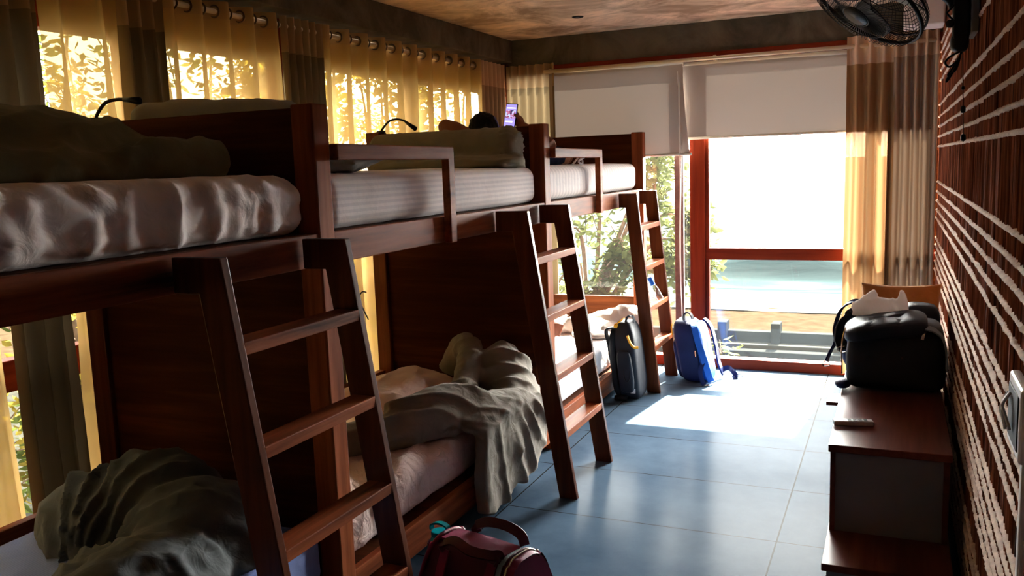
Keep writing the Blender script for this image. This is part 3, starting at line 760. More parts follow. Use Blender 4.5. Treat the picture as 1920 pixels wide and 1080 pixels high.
# ------------------------------------------------------------------ people
def person_upper():
    t = thing('person', 'person in navy clothes lying on the far upper mattress, holding up a phone', 'person', (-2.25, 5.3, 1.56))
    b = MB()
    b.ell((-2.165, 4.565, 1.762), (.078, .100, .098)); b.ell((-2.165, 4.63, 1.745), (.06, .08, .07))
    b.tube([(-2.17, 4.62, 1.74), (-2.19, 4.76, 1.70)], [.055, .06], 14)
    b.ell((-2.24, 4.90, 1.655), (.17, .16, .085)); b.ell((-2.21, 5.12, 1.65), (.16, .19, .088)); b.ell((-2.31, 5.34, 1.63), (.155, .14, .070))
    b.tube([(-2.34, 4.80, 1.70), (-2.40, 4.64, 1.755), (-2.385, 4.49, 1.80)], [.055, .048, .043], 12)
    b.tube([(-2.385, 4.49, 1.80), (-2.30, 4.47, 1.785), (-2.21, 4.475, 1.745)], [.042, .036, .028], 12)
    b.ell((-2.175, 4.49, 1.72), (.045, .03, .03))
    b.tube([(-2.04, 4.82, 1.69), (-1.93, 4.76, 1.665), (-1.80, 4.66, 1.665)], [.055, .048, .04], 12)
    b.tube([(-1.80, 4.66, 1.665), (-1.90, 4.67, 1.735), (-1.985, 4.68, 1.79)], [.041, .036, .025], 12)
    b.ell((-2.002, 4.687, 1.812), (.032, .018, .042), rot=R3(0, -25, 0))
    for k, (dz, ln) in enumerate(((.036, .060), (.018, .066), (0, .062), (-.018, .050))):
        p = V((-2.008, 4.700, 1.815+dz)); b.tube(spline([p, p+V((-.02, .006, .012)), p+V((-.044, -.002, .018)), p+V((-ln-.004, -.012, .014))], 4), [.0095]*6+[.0085]*6+[.0075], 8)
    b.tube(spline([(-1.99, 4.685, 1.79), (-1.985, 4.662, 1.815), (-2.000, 4.650, 1.84), (-2.016, 4.650, 1.852)], 4), [.012]*5+[.010]*5+[.009]*3, 8)
    for sx, kx, ky, ax, ay in ((-.08, -2.10, 5.72, -2.30, 6.06), (-.0, -2.36, 5.74, -2.40, 6.12)):
        hx = -2.23 if sx else -2.38
        b.tube(spline([(hx, 5.38, 1.64), ((hx+kx)/2, 5.56, 1.62), (kx, ky, 1.612)]), [.066]*8+[.058]*8+[.05], 14)
        b.tube(spline([(kx, ky, 1.612), ((kx+ax)/2-.01, (ky+ay)/2, 1.61), (ax, ay, 1.595)]), [.054]*8+[.05]*8+[.036], 12)
        b.ell((ax-.02, ay+.02, 1.60), (.085, .032, .036), rot=R3(0, 0, 15))
    # face: nose, chin, ears
    b.ell((-2.165, 4.60, 1.845), (.014, .02, .022)); b.ell((-2.165, 4.665, 1.80), (.03, .025, .02)); b.ell((-2.08, 4.585, 1.765), (.01, .018, .026)); b.ell((-2.25, 4.585, 1.765), (.01, .018, .026))
    blob('body', b, 'skin', .0055, 3, parent=t, floor=1.553)
    h = MB(); h.ell((-2.16, 4.540, 1.762), (.093, .082, .108)); h.ell((-2.17, 4.50, 1.72), (.10, .06, .08)); h.ell((-2.13, 4.53, 1.80), (.06, .05, .055))
    blob('hair', h, 'hair', .009, 2, lambda q, n: .006*noise.noise(q*60)+.004*ridge(q.x*120, 1), parent=t, floor=1.64)
    s = MB()
    s.ell((-2.31, 5.34, 1.628), (.17, .15, .078)); s.tube([(-2.23, 5.36, 1.625), (-2.12, 5.66, 1.615)], [.075, .062], 16); s.tube([(-2.38, 5.36, 1.625), (-2.40, 5.62, 1.62)], [.078, .066], 16)
    blob('shorts', s, 'navy', .011, 3, folds((.3, 1, .4), 26, .008, 2), parent=t, floor=1.551)
    s = MB()
    s.ell((-2.25, 4.90, 1.652), (.175, .155, .093)); s.ell((-2.21, 5.12, 1.65), (.175, .19, .102)); s.ell((-2.22, 5.28, 1.648), (.17, .10, .10))
    s.tube([(-2.10, 4.83, 1.68), (-2.03, 4.81, 1.675)], [.068, .062], 12); s.tube([(-2.34, 4.82, 1.70), (-2.39, 4.70, 1.73)], [.072, .062], 12)
    blob('shirt', s, 'navy', .011, 3, folds((.8, .4, .2), 22, .008, 6), parent=t, floor=1.551)
    ph = thing('phone', 'phone with a lit purple screen held up above the far upper bunk', 'phone', (-2.045, 4.672, 1.845))
    rot = R3(78, 6, 0)  # screen normal towards -y, a little up
    def put(mb, c):
        mb.v = [tuple(V(c)+rot @ V(v)) for v in mb.v]; return mb
    c = (-2.048, 4.672, 1.842)
    put(MB().box(-.037, .037, -.076, .076, -.0042, .0042), c).obj('case', 'black', parent=ph, bevel=.003, seg=3)
    sc_ = MB(); sc_.box(-.033, .033, -.070, .070, .0043, .0047)
    put(sc_, c).obj('screen', 'screen', parent=ph)
    im = MB(); im.box(-.031, .031, -.012, .036, .0048, .0050); put(im, c).obj('picture', 'screenpic', parent=ph)
    im = MB(); im.box(-.028, .028, .046, .052, .0048, .0050); put(im, c).obj('interface_bar', 'screenbar', parent=ph)
    im = MB(); im.box(-.028, .018, -.034, -.026, .0048, .0050); put(im, c).obj('interface_bar', 'screenbar', parent=ph)
def emis(name, c, s):
    m, nt, out = new_mat(name); e = nt.nodes.new('ShaderNodeEmission'); e.inputs[0].default_value = c; e.inputs[1].default_value = s; nt.links.new(e.outputs[0], out.inputs[0]); return m
M['screen'] = emis('phone_screen', (.25, .20, .62, 1), .55); M['screenbar'] = emis('phone_bar', (.75, .72, .95, 1), .7)
m, nt, out = new_mat('phone_picture'); e = nt.nodes.new('ShaderNodeEmission'); nz = nd(nt, 'ShaderNodeTexNoise', i_Scale=90.0, i_Detail=2.0); nt.links.new(coords(nt), nz.inputs[0])
nt.links.new(ramp(nt, nz.outputs[0], [(.40, (.02, .02, .05, 1)), (.5, (.25, .06, .10, 1)), (.62, (.22, .30, .55, 1))]), e.inputs[0]); e.inputs[1].default_value = .8; nt.links.new(e.outputs[0], out.inputs[0]); M['screenpic'] = m
person_upper()
tag(MB().tube(spline([(-1.80, 5.02, 1.556), (-1.785, 5.04, 1.58), (-1.77, 5.06, 1.60), (-1.755, 5.07, 1.578), (-1.75, 5.05, 1.557), (-1.765, 5.03, 1.575), (-1.74, 5.08, 1.60)], 5), .006, 8).obj('knotted_cord', 'sheet_white', smooth=True), 'small white knotted cord on the far upper mattress beside the person', 'cord')

def person_lower():
    t = thing('person', 'person resting on the far lower mattress, only a bare foot in view', 'person', (-2.4, 4.9, .37))
    b = MB()
    b.ell((-2.47, 4.56, .50), (.08, .10, .10)); b.tube([(-2.47, 4.62, .50), (-2.46, 4.72, .46)], .05, 12); b.ell((-2.45, 4.84, .465), (.19, .15, .095)); b.ell((-2.44, 5.02, .455), (.16, .16, .09)); b.ell((-2.43, 5.18, .455), (.16, .12, .09))
    b.tube([(-2.28, 4.82, .46), (-2.2, 5.0, .42), (-2.25, 5.2, .42)], [.05, .042, .03], 10); b.tube([(-2.62, 4.82, .46), (-2.68, 5.0, .42), (-2.62, 5.2, .42)], [.05, .042, .03], 10)
    for k in range(4):
        b.tube([(-2.25+.014*(k-1.5), 5.20, .415), (-2.255+.016*(k-1.5), 5.27, .412), (-2.26+.017*(k-1.5), 5.29, .40)], .0085, 7)
        b.tube([(-2.62+.014*(k-1.5), 5.20, .415), (-2.615+.016*(k-1.5), 5.27, .412), (-2.61+.017*(k-1.5), 5.29, .40)], .0085, 7)
    b.tube([(-2.36, 5.2, .455), (-2.42, 5.50, .60), (-2.44, 5.55, .60)], [.085, .065, .06], 12); b.tube([(-2.44, 5.55, .60), (-2.33, 5.50, .48), (-2.24, 5.47, .42)], [.058, .05, .036], 12)
    b.tube([(-2.52, 5.2, .455), (-2.6, 5.6, .46), (-2.62, 5.98, .42)], [.085, .06, .035], 12); b.ell((-2.62, 6.02, .45), (.035, .05, .07))
    # the visible foot, lying on its side, toes to +x
    b.ell((-2.205, 5.465, .412), (.05, .035, .040)); b.ell((-2.145, 5.455, .425), (.06, .034, .045), rot=R3(0, -8, 0))
    for k, (dz, ln, r) in enumerate(((.042, .050, .0135), (.020, .044, .0095), (.003, .038, .0088), (-.013, .032, .0082), (-.028, .026, .0078))):
        p = V((-2.105, 5.45, .432+dz)); b.tube([p+V((-.02, 0, 0)), p+V((ln*.5, -.003, .002)), p+V((ln, -.008, -.004))], [r, r, r*.9], 8); b.ell(p+V((ln, -.008, -.004)), (r, r, r), 8, 6)
    blob('body', b, 'skin2', .006, 2, parent=t, floor=.372)
    s = MB(); s.ell((-2.43, 5.18, .455), (.175, .13, .102)); s.tube([(-2.36, 5.2, .455), (-2.42, 5.50, .60), (-2.44, 5.55, .60)], [.10, .08, .075], 14); s.tube([(-2.44, 5.55, .60), (-2.33, 5.50, .48), (-2.275, 5.48, .435)], [.072, .062, .05], 14); s.tube([(-2.52, 5.2, .455), (-2.6, 5.6, .46), (-2.62, 5.9, .43)], [.10, .075, .05], 14)
    blob('trousers', s, 'greytr', .012, 3, folds((.4, .9, .5), 28, .008, 3), parent=t, floor=.372)
    s = MB(); s.ell((-2.45, 4.84, .465), (.205, .155, .107)); s.ell((-2.44, 5.02, .455), (.175, .17, .102)); s.tube([(-2.29, 4.83, .46), (-2.23, 4.93, .44)], [.066, .056], 12); s.tube([(-2.61, 4.83, .46), (-2.66, 4.93, .44)], [.066, .056], 12)
    blob('shirt', s, 'greytr', .012, 3, parent=t, floor=.372)
    h = MB(); h.ell((-2.47, 4.545, .51), (.088, .09, .105)); blob('hair', h, 'hair', .01, 2, lambda q, n: .005*noise.noise(q*60), parent=t, floor=.42)
person_lower()

# ------------------------------------------------------------------ bags
def sbox(b, c, r, e=.28, rot=None, n=40, m=26, fn=None):
    o = len(b.v); b.ell(c, r, n, m, rot, e)
    if fn:
        for i in range(o, len(b.v)): b.v[i] = tuple(fn(V(b.v[i])))
    return b
# dark slate backpack leaning on the far bunk: back (straps) faces -x
t = thing('backpack', 'black and slate backpack with a yellow zip, standing against the far bunk rail', 'backpack', (-1.60, 5.50, 0))
def bp(q):   # rounder top, slight lean
    k = max(0, (q.z-.30)/.22); q = q.copy()
    q.x = -1.575+(q.x+1.575)*(1-.22*k*k)-.05*(q.z/.5); q.y = 5.50+(q.y-5.50)*(1-.25*k*k)
    return q + V((.004*noise.noise(q*9), .004*noise.noise(q*9+V((4, 0, 0))), 0))
b = MB(); sbox(b, (-1.585, 5.50, .262), (.078, .125, .258), .36, fn=bp); b.obj('main_body', 'bagslate', parent=t, smooth=True)
b = MB(); sbox(b, (-1.585, 5.365, .20), (.050, .022, .14), .5, fn=bp); b.obj('side_pocket', 'bagslate', parent=t, smooth=True)
b = MB(); sbox(b, (-1.665, 5.50, .25), (.026, .13, .235), .4, fn=bp); b.obj('back_panel', 'bagblack', parent=t, smooth=True)
b = MB(); b.ribbon(spline([(-1.70, 5.42, .48), (-1.745, 5.41, .46), (-1.725, 5.40, .36), (-1.70, 5.40, .2), (-1.69, 5.41, .10)]), (0, 1, 0), .05, .012); b.obj('shoulder_strap', 'bagblack', parent=t, bevel=.003)
b = MB(); b.ribbon(spline([(-1.70, 5.58, .48), (-1.725, 5.59, .44), (-1.71, 5.60, .30), (-1.70, 5.60, .12)]), (0, 1, 0), .05, .012); b.obj('shoulder_strap', 'bagblack', parent=t, bevel=.003)
b = MB(); b.ribbon(spline([(-1.63, 5.46, .505), (-1.615, 5.46, .545), (-1.60, 5.48, .55), (-1.585, 5.50, .54), (-1.58, 5.50, .50)]), (.3, 1, 0), .022, .006); b.obj('grab_handle', 'bagslate', parent=t)
b = MB(); b.ribbon(spline([(-1.672, 5.372, .49), (-1.66, 5.37, .517), (-1.64, 5.40, .532), (-1.635, 5.44, .537)]), (.7, 0, .7), .024, .006); b.obj('trim', 'yellow', parent=t)
b = MB(); b.ribbon(spline([(-1.590, 5.372, .44), (-1.577, 5.369, .405), (-1.561, 5.370, .378), (-1.543, 5.374, .363), (-1.522, 5.384, .362)]), (.5, -.2, .8), .013, .012); b.obj('zip_flap', 'yellow', parent=t)
b = MB(); b.tube(spline([(-1.61, 5.352, .26), (-1.61, 5.344, .20), (-1.60, 5.343, .15), (-1.585, 5.343, .14), (-1.57, 5.345, .17), (-1.575, 5.35, .23)]), .004, 6); b.obj('zip', 'black', parent=t, smooth=True)
b = MB(); b.box(-1.575, -1.545, 5.372, 5.38, .055, .085); b.obj('badge', 'white', parent=t)
b = MB(); b.tube([(-1.68, 5.37, .02), (-1.60, 5.37, .018)], .02, 10); b.obj('strap_roll', 'bagblack', parent=t, smooth=True)

t.location.x += .012
# blue backpack
t = thing('backpack', 'bright blue backpack leaning back on the floor beside the sea window post', 'backpack', (-1.30, 6.1, 0))
def bq(q):
    k = max(0, (q.z-.30)/.17); q = q.copy()
    q.x = -1.30+(q.x+1.30)*(1-.15*k*k)-.085*(q.z/.44)+.035; q.y = 6.10+(q.y-6.10)*(1-.12*k*k)
    return q + V((.004*noise.noise(q*9), .004*noise.noise(q*9+V((4, 0, 0))), 0))
b = MB(); sbox(b, (-1.305, 6.08, .222), (.082, .145, .218), .33, fn=bq); b.obj('main_body', 'bagblued', parent=t, smooth=True)
b = MB(); sbox(b, (-1.212, 6.08, .215), (.032, .14, .205), .45, fn=bq); b.obj('back_panel', 'bagblue', parent=t, smooth=True)
b = MB(); sbox(b, (-1.385, 6.08, .16), (.030, .12, .14), .5, fn=bq); b.obj('front_pocket', 'bagblued', parent=t, smooth=True)
b = MB(); b.ribbon(spline([(-1.30, 6.02, .44), (-1.265, 5.955, .40), (-1.235, 5.935, .30), (-1.195, 5.93, .18), (-1.165, 5.94, .07), (-1.15, 5.96, .02)]), (1, .4, 0), .046, .012); b.obj('shoulder_strap', 'bagblue', parent=t, bevel=.003)
b = MB(); b.ribbon(spline([(-1.24, 6.16, .43), (-1.19, 6.15, .38), (-1.155, 6.14, .26), (-1.13, 6.14, .12), (-1.10, 6.15, .03)]), (.2, 1, 0), .05, .012); b.obj('shoulder_strap', 'bagblued', parent=t, bevel=.003)
b = MB(); b.ribbon(spline([(-1.35, 6.02, .425), (-1.352, 6.02, .47), (-1.335, 6.04, .487), (-1.312, 6.06, .475), (-1.30, 6.08, .435)]), (.3, 1, 0), .024, .008); b.obj('grab_handle', 'bagblack', parent=t)
b = MB(); b.ribbon(spline([(-1.11, 6.16, .06), (-1.07, 6.17, .075), (-1.04, 6.18, .05), (-1.01, 6.16, .012), (-1.03, 6.13, .01)]), (0, .6, .8), .035, .006); b.ribbon(spline([(-1.02, 6.16, .012), (-.99, 6.18, .03), (-.97, 6.19, .012)]), (.3, 1, 0), .02, .003); b.obj('hip_strap', 'bagblued', parent=t)
b = MB(); b.ribbon(spline([(-1.20, 5.925, .16), (-1.215, 5.905, .10), (-1.20, 5.895, .04), (-1.185, 5.89, .006)]), (1, .2, 0), .03, .004); b.obj('hanging_strap', 'bagblued', parent=t)
b = MB(); b.tube(spline([(-1.18, 5.89, .008), (-1.16, 5.88, .010), (-1.15, 5.90, .008), (-1.17, 5.91, .008)]), .004, 6); b.obj('buckle', 'metal', parent=t)
b = MB(); b.tube(spline([(-1.432, 6.0, .41), (-1.43, 5.965, .39), (-1.42, 5.95, .34)]), .0045, 6); b.obj('trim', 'yellow', parent=t)
b = MB(); b.tube([(-1.255, 5.925, .24), (-1.25, 5.92, .20)], .004, 6); b.obj('zip_pull', 'metal', parent=t)

# maroon duffel
t = thing('duffel_bag', 'maroon duffel bag with double handles on the floor in the foreground', 'duffel bag', (-1.22, 2.47, 0))
A = math.radians(-14); rz = Matrix.Rotation(A, 3, 'Z'); DC = V((-1.225, 2.47, 0))
def W(x, y, z): return tuple(DC + rz @ V((x*.93-.012, y, z*.95 if z > .3 else z*.985)))
def cross(s, k=1.0):  # s: 0..1 round the cross-section in local y-z
    a = 2*PI*s; pw = lambda v, e: math.copysign(abs(v)**e, v)
    y = .155*pw(math.cos(a), .55); z = .165+.155*pw(math.sin(a), .55)
    y *= 1-.50*max(0, (z-.05)/.27)**1.3
    return y*k, .165+(z-.165)*k
def body(u, v, x0, x1, bulge=.0, kk=1):
    y, z = cross(u, kk); x = x0+(x1-x0)*v
    w = .006*noise.noise(V((x*9, y*9, z*9)))
    return W(x*(1-.22*max(0, z-.1)/.2*.6), y+w, z+w)
b = MB(); b.grid(lambda u, v: body(u, v, -.215, .15), 60, 14, wrapu=True)
b.add([W(-.215*(1-.13*max(0, cross(i/60)[1]-.1)/.2), *cross(i/60)) for i in range(60)], [tuple(range(60))])
b.obj('main_body', 'bagmd', parent=t, smooth=True)
b = MB(); b.grid(lambda u, v: body(u, v, .148, .176, kk=1.02), 60, 4, wrapu=True); b.obj('mesh_band', 'baggrey', parent=t, smooth=True)
b = MB(); b.grid(lambda u, v: body(u, v, .174, .178+.05*math.sin(v*PI/2), kk=1.03-.05*v**3), 60, 6, wrapu=True)
b.add([W(.228*(1-.13*max(0, cross(i/60, .98)[1]-.1)/.2), *cross(i/60, .98)) for i in range(60)], [tuple(range(60))])
b.obj('end_pocket', 'bagm', parent=t, smooth=True)
for xx, kk in ((.180, 1.045), (.196, 1.04)):
    b = MB(); b.tube([body(i/40*.5+.0, 0, xx, xx, kk=kk) for i in range(41)], .0042, 6); b.obj('zip', 'metal' if xx > .19 else 'bagmd', parent=t, smooth=True)
b = MB(); b.tube([body(i/40*.5, 0, -.205, -.205, kk=1.03) for i in range(41)], .009, 8); b.obj('piping', 'bagm', parent=t, smooth=True)
b = MB()
cx_, cz_ = W(.232, -.02, .20), None
P0 = V(W(.236, -.01, .205)); nx_ = rz @ V((1, 0, 0)); ty = rz @ V((0, 1, 0))
dm = [P0+V((0,0,.030)), P0+ty*.014, P0-V((0,0,.030)), P0-ty*.014]; b.add([p for p in dm]+[p+nx_*.004 for p in dm], [(0,1,2,3), (7,6,5,4), (0,4,5,1), (1,5,6,2), (2,6,7,3), (3,7,4,0)]); b.obj('logo_plate', 'white', parent=t)
b = MB(); b.tube([P0+nx_*.0045-V((0,0,.006)), P0+nx_*.005+V((0,0,.006))], .003, 6); b.obj('logo_mark', 'bagmd', parent=t)
# handles: two ribbons arching over the top, near one flopped forward
b = MB(); b.ribbon(spline([W(-.10, -.085, .30), W(-.115, -.085, .325), W(-.07, -.075, .345), W(.02, -.09, .335), W(.10, -.08, .335), W(.125, -.06, .33), W(.12, -.085, .29)]), rz @ V((0, .8, .5)), .034, .008); b.obj('handle', 'bagmd', parent=t, bevel=.002)
b = MB(); b.ribbon(spline([W(-.10, .075, .30), W(-.105, .08, .335), W(-.05, .085, .358), W(.03, .09, .36), W(.10, .085, .345), W(.12, .08, .30)]), rz @ V((0, .5, .8)), .034, .008); b.obj('handle', 'bagmd', parent=t, bevel=.002)
b = MB(); b.ribbon(spline([W(-.10, -.148, .12), W(-.10, -.125, .22), W(-.10, -.088, .30)]), rz @ V((1, 0, 0)), .034, .005); b.obj('strap_webbing', 'bagm', parent=t)
b = MB(); b.ribbon(spline([W(.11, -.148, .12), W(.11, -.125, .22), W(.115, -.088, .30)]), rz @ V((1, 0, 0)), .034, .005); b.obj('strap_webbing', 'bagm', parent=t)
b = MB(); b.ribbon([W(-.16, 0, .323), W(0, 0, .325), W(.13, 0, .323)], rz @ V((0, 1, 0)), .09, .006); b.obj('top_panel', 'bagm', parent=t)
b = MB(); b.tube([W(.085, -.13, .225), W(.083, -.135, .19)], .0045, 6); b.obj('buckle', 'metal', parent=t)
b = MB(); b.tube([W(-.15, -.152, .12), W(-.13, -.158, .08)], .004, 6); b.obj('buckle', 'metal', parent=t)
b = MB(); b.tube([W(-.245, .03, .02), W(-.245, .03, .06), W(-.245, .03, .245), W(-.245, .03, .25)], [.03, .045, .046, .045], 18, cap=False); b.obj('bottle_pocket', 'bagmd', parent=t, smooth=True)
t = thing('bottle', 'teal-capped bottle tucked in the end pocket of the maroon duffel bag', 'bottle', W(-.245, .03, .06))
b = MB(); b.tube([W(-.245, .03, .03), W(-.245, .03, .25), W(-.245, .03, .275)], [.036, .036, .03], 18); b.obj('body', 'teal', parent=t, smooth=True)
b = MB(); b.tube([W(-.245, .03, .272), W(-.245, .03, .302)], .031, 18); b.obj('cap', 'teal', parent=t, bevel=.003)
b = MB(); b.ribbon(spline([W(-.275, .02, .295), W(-.27, .02, .325), W(-.24, .03, .332), W(-.215, .04, .32), W(-.215, .04, .295)]), rz @ V((0, 1, .0)), .02, .007); b.obj('carry_loop', 'teal', parent=t, bevel=.002)

# ------------------------------------------------------------------ cabinet at the brick wall and what lies on it
t = thing('low_cabinet', 'low wood-topped cabinet with grey sides along the brick wall', 'cabinet', (0, 4.1, 0))
MB().box(-.205, .205, 3.27, 5.15, .474, .502).obj('top', 'cab', parent=t, bevel=.003)
MB().box(-.190, .190, 3.292, 5.13, .165, .475).obj('body', 'cabside', parent=t, bevel=.002)
MB().box(-.198, -.180, 3.284, 3.30, .166, .474).obj('edge_strip', 'cab', parent=t); MB().box(.178, .198, 3.284, 3.30, .166, .474).obj('edge_strip', 'cab', parent=t)
MB().box(-.205, .205, 2.99, 5.25, .140, .166).obj('base_shelf', 'cab', parent=t, bevel=.003)
MB().box(-.190, .195, 3.02, 5.22, .0, .141).obj('base', 'cabside', parent=t, bevel=.002)
MB().box(-.278, -.188, 4.235, 4.40, .385, .402).obj('drawer', 'cab', parent=t, bevel=.002)
t = thing('remote_control', 'silver-grey remote control lying on the cabinet top in front of the bags', 'remote control', (-.13, 3.54, .503))
rr = Matrix.Rotation(math.radians(14), 3, 'Z')
def RC(mb): mb.v = [tuple(V((-.132, 3.545, .503)) + rr @ V(v)) for v in mb.v]; return mb
RC(MB().box(-.074, .074, -.022, .022, 0, .020)).obj('case', 'white2', parent=t, bevel=.006, seg=3)
bb = MB()
for i in range(4):
    for j in range(2): bb.box(-.02+i*.02, -.008+i*.02, -.012+j*.014, -.003+j*.014, .020, .0215)
RC(bb).obj('buttons', 'blackm', parent=t); RC(MB().box(-.062, -.034, -.014, .014, .0198, .0206)).obj('display', 'black', parent=t)

t = thing('travel_bag', 'big black travel bag on the cabinet with a puffed segmented top', 'bag', (0, 4.25, .503))
def tb(q):
    q = q.copy(); k = (q.z-.503)/.3; q.x = .01+(q.x-.01)*(1-.10*max(0, k-.5))
    return q + V((.006*noise.noise(q*7), .010*noise.noise(q*6+V((3, 1, 0))), .008*noise.noise(q*5)*(k > .2)))
b = MB(); sbox(b, (.015, 4.24, .655), (.205, .16, .150), .28, fn=tb); b.obj('main_body', 'bagblack', parent=t, smooth=True)
def tf(q):
    q = q.copy(); s = (q.x+.2)/.36
    q.z += -.035*(1-s)*(1-s)+.006*noise.noise(q*12)-.012*ridge(s*PI*3.0+.3, 14)*(q.z > .8)
    q.y += .01*noise.noise(q*9); return q
b = MB(); sbox(b, (-.028, 4.17, .800), (.172, .125, .040), .5, rot=R3(6, -3, 0), n=80, fn=tf); b.obj('padded_flap', 'bagslate', parent=t, smooth=True)
b = MB(); b.ribbon(spline([(.135, 4.10, .80), (.17, 4.075, .79), (.20, 4.07, .76), (.215, 4.07, .70), (.218, 4.08, .62)]), (0, 1, .2), .045, .008); b.obj('carry_strap', 'baggrey2', parent=t, bevel=.002)
b = MB(); b.tube(spline([(-.19, 4.085, .79), (-.198, 4.08, .76), (-.205, 4.075, .70), (-.203, 4.08, .58)]), .0035, 6); b.obj('zip', 'metal', parent=t, smooth=True)
b = MB()
for x in (-.09, .045): b.ell((x, 4.075, .665), (.008, .006, .008), 10, 6)
b.obj('rivet', 'blackm', parent=t, smooth=True)
b = MB(); b.ell((-.20, 4.12, .525), (.035, .05, .022)); b.obj('corner_guard', 'bagblued', parent=t, smooth=True)
b = MB(); b.ribbon(spline([(.10, 4.09, .79), (.125, 4.08, .785), (.12, 4.075, .75)]), (1, 0, .3), .012, .004); b.obj('buckle', 'metal', parent=t)

t = thing('backpack', 'navy backpack behind the black travel bag, its straps dangling off the cabinet', 'backpack', (-.05, 4.52, .503))
def nb(q): return q + V((.008*noise.noise(q*7), .008*noise.noise(q*6), .008*noise.noise(q*8)))
b = MB(); sbox(b, (-.06, 4.53, .655), (.165, .095, .15), .42, fn=nb); b.obj('main_body', 'bagblued', parent=t, smooth=True)
b = MB(); sbox(b, (.12, 4.52, .70), (.085, .09, .14), .5, fn=nb); b.obj('side_pocket', 'bagblack', parent=t, smooth=True)
b = MB(); b.ribbon(spline([(-.10, 4.46, .83), (-.17, 4.42, .855), (-.225, 4.38, .82), (-.25, 4.36, .74), (-.245, 4.34, .68), (-.27, 4.32, .62), (-.285, 4.31, .58)]), (.3, .9, .2), .040, .009); b.obj('shoulder_strap', 'bagblued', parent=t, bevel=.002)
b = MB(); b.ribbon(spline([(-.12, 4.44, .81), (-.18, 4.38, .80), (-.22, 4.33, .75), (-.225, 4.30, .69), (-.20, 4.27, .65)]), (.5, .7, .5), .055, .012); b.obj('shoulder_strap', 'bagblack', parent=t, bevel=.002)
b = MB(); b.tube(spline([(-.285, 4.31, .585), (-.30, 4.31, .57), (-.295, 4.31, .555), (-.27, 4.31, .56), (-.275, 4.31, .58)]), .0025, 6); b.obj('buckle', 'metal', parent=t, smooth=True)
b = MB(); b.tube(spline([(-.20, 4.25, .67), (-.235, 4.25, .66), (-.22, 4.25, .64), (-.19, 4.25, .645)]), .0025, 6); b.obj('buckle', 'metal', parent=t, smooth=True)

# white thin plastic bag: gathered body with two ears
b = MB()
b.ell((-.07, 4.36, .84), (.115, .06, .05)); 
b.prism([(-.18, .80), (-.155, .87), (-.105, .915), (-.082, .93), (-.062, .905), (-.075, .865), (-.02, .86), (.0, .893), (.016, .868), (.022, .90), (.028, .925), (.045, .93), (.058, .90), (.066, .86), (.07, .81)], 1, 4.33, 4.362)
blob('plastic_bag', b, 'plasticbag', .007, 2, folds((1, .1, .35), 60, .007, 4, p=2), label='crumpled white plastic carrier bag lying on top of the dark bags', cat='plastic bag')

# blue-capped bottle resting on a ladder rung
t = thing('bottle', 'clear water bottle with a blue cap leaning on the farthest ladder', 'bottle', (-1.5, 5.9, .59))
p0, p1 = V((-1.487, 5.90, .597)), V((-1.548, 5.90, .715)); dd = (p1-p0).normalized()
MB().tube([p0, p0+dd*.01, p0+dd*.09, p0+dd*.115, p0+dd*.125], [.020, .024, .024, .014, .012], 16).obj('bottle_body', 'clear', parent=t, smooth=True)
MB().tube([p0+dd*.118, p0+dd*.175], [.018, .016], 14).obj('cap', 'bluecap', parent=t, bevel=.002)

# ------------------------------------------------------------------ fan, socket, lights on walls
t = thing('wall_fan', 'black caged wall fan mounted high on the brick wall', 'fan', (.2, 3.55, 2.0))
FC = V((-.11, 3.42, 2.085)); fn_ = V((-.50, -.30, -.72)).normalized(); fu = fn_.cross(V((0, 1, 0))).normalized(); fv = fn_.cross(fu)
def FP(r, a, h): return FC + (fu*math.cos(a)+fv*math.sin(a))*r + fn_*h
RF = .215
def ringm(b, r, h, rad, n=56):
    pts = [FP(r, 2*PI*i/n, h) for i in range(n+1)]; b.tube(pts, rad, 6, cap=False)
b = MB(); ringm(b, RF, .005, .0075); ringm(b, RF-.002, -.03, .004)
for i in range(72):
    a = 2*PI*i/72; b.tube([FP(RF, a, 0), FP(RF-.012, a+.02, .032), FP(RF*.7, a+.12, .052), FP(.05, a+.35, .062)], .0012, 4, cap=False)
ringm(b, .12, .058, .0016); ringm(b, .05, .062, .003); b.obj('front_guard', 'black', parent=t, smooth=True)
b = MB()
for i in range(72):
    a = 2*PI*i/72; b.tube([FP(RF, a, 0), FP(RF-.004, a, -.045), FP(RF*.72, a, -.085), FP(.06, a, -.095)], .0012, 4, cap=False)
ringm(b, .15, -.083, .0016); b.obj('rear_guard', 'black', parent=t, smooth=True)
b = MB(); b.tube([FP(0, 0, .060), FP(0, 0, .066)], [.05, .045], 24); b.obj('badge_cap', 'black', parent=t, smooth=True)
for k in range(3):
    b = MB(); a0 = 2*PI*k/3+.4
    def Bl(u, v):
        r = .03+.165*v; a = a0+(-.18+(1.5)*u)*(.45+.55*math.sin(PI*min(1, v*.8+.2))); h = -.02+.05*(u-.5)
        return FP(r, a, h)
    b.grid(Bl, 12, 10); o = b.obj('blade', 'black', parent=t, smooth=True)
    s_ = o.modifiers.new('t', 'SOLIDIFY'); s_.thickness = .003
b = MB(); b.tube([FP(0, 0, -.05), FP(0, 0, -.10), FP(0, 0, -.17), FP(0, 0, -.20)], [.04, .062, .058, .03], 20); b.obj('motor_housing', 'black', parent=t, smooth=True)
mb_ = FP(0, 0, -.15)
b = MB(); b.tube(spline([mb_, V((.08, 3.50, 2.15)), V((.16, 3.54, 2.09)), V((.178, 3.55, 2.06))]), .022, 12); b.obj('arm', 'black', parent=t, smooth=True)
b = MB(); sbox(b, (.198, 3.55, 2.03), (.028, .045, .105), .4); b.obj('bracket', 'black', parent=t, smooth=True)
b = MB(); sbox(b, (.195, 3.55, 1.935), (.030, .040, .035), .7); b.obj('control_housing', 'black', parent=t, smooth=True)
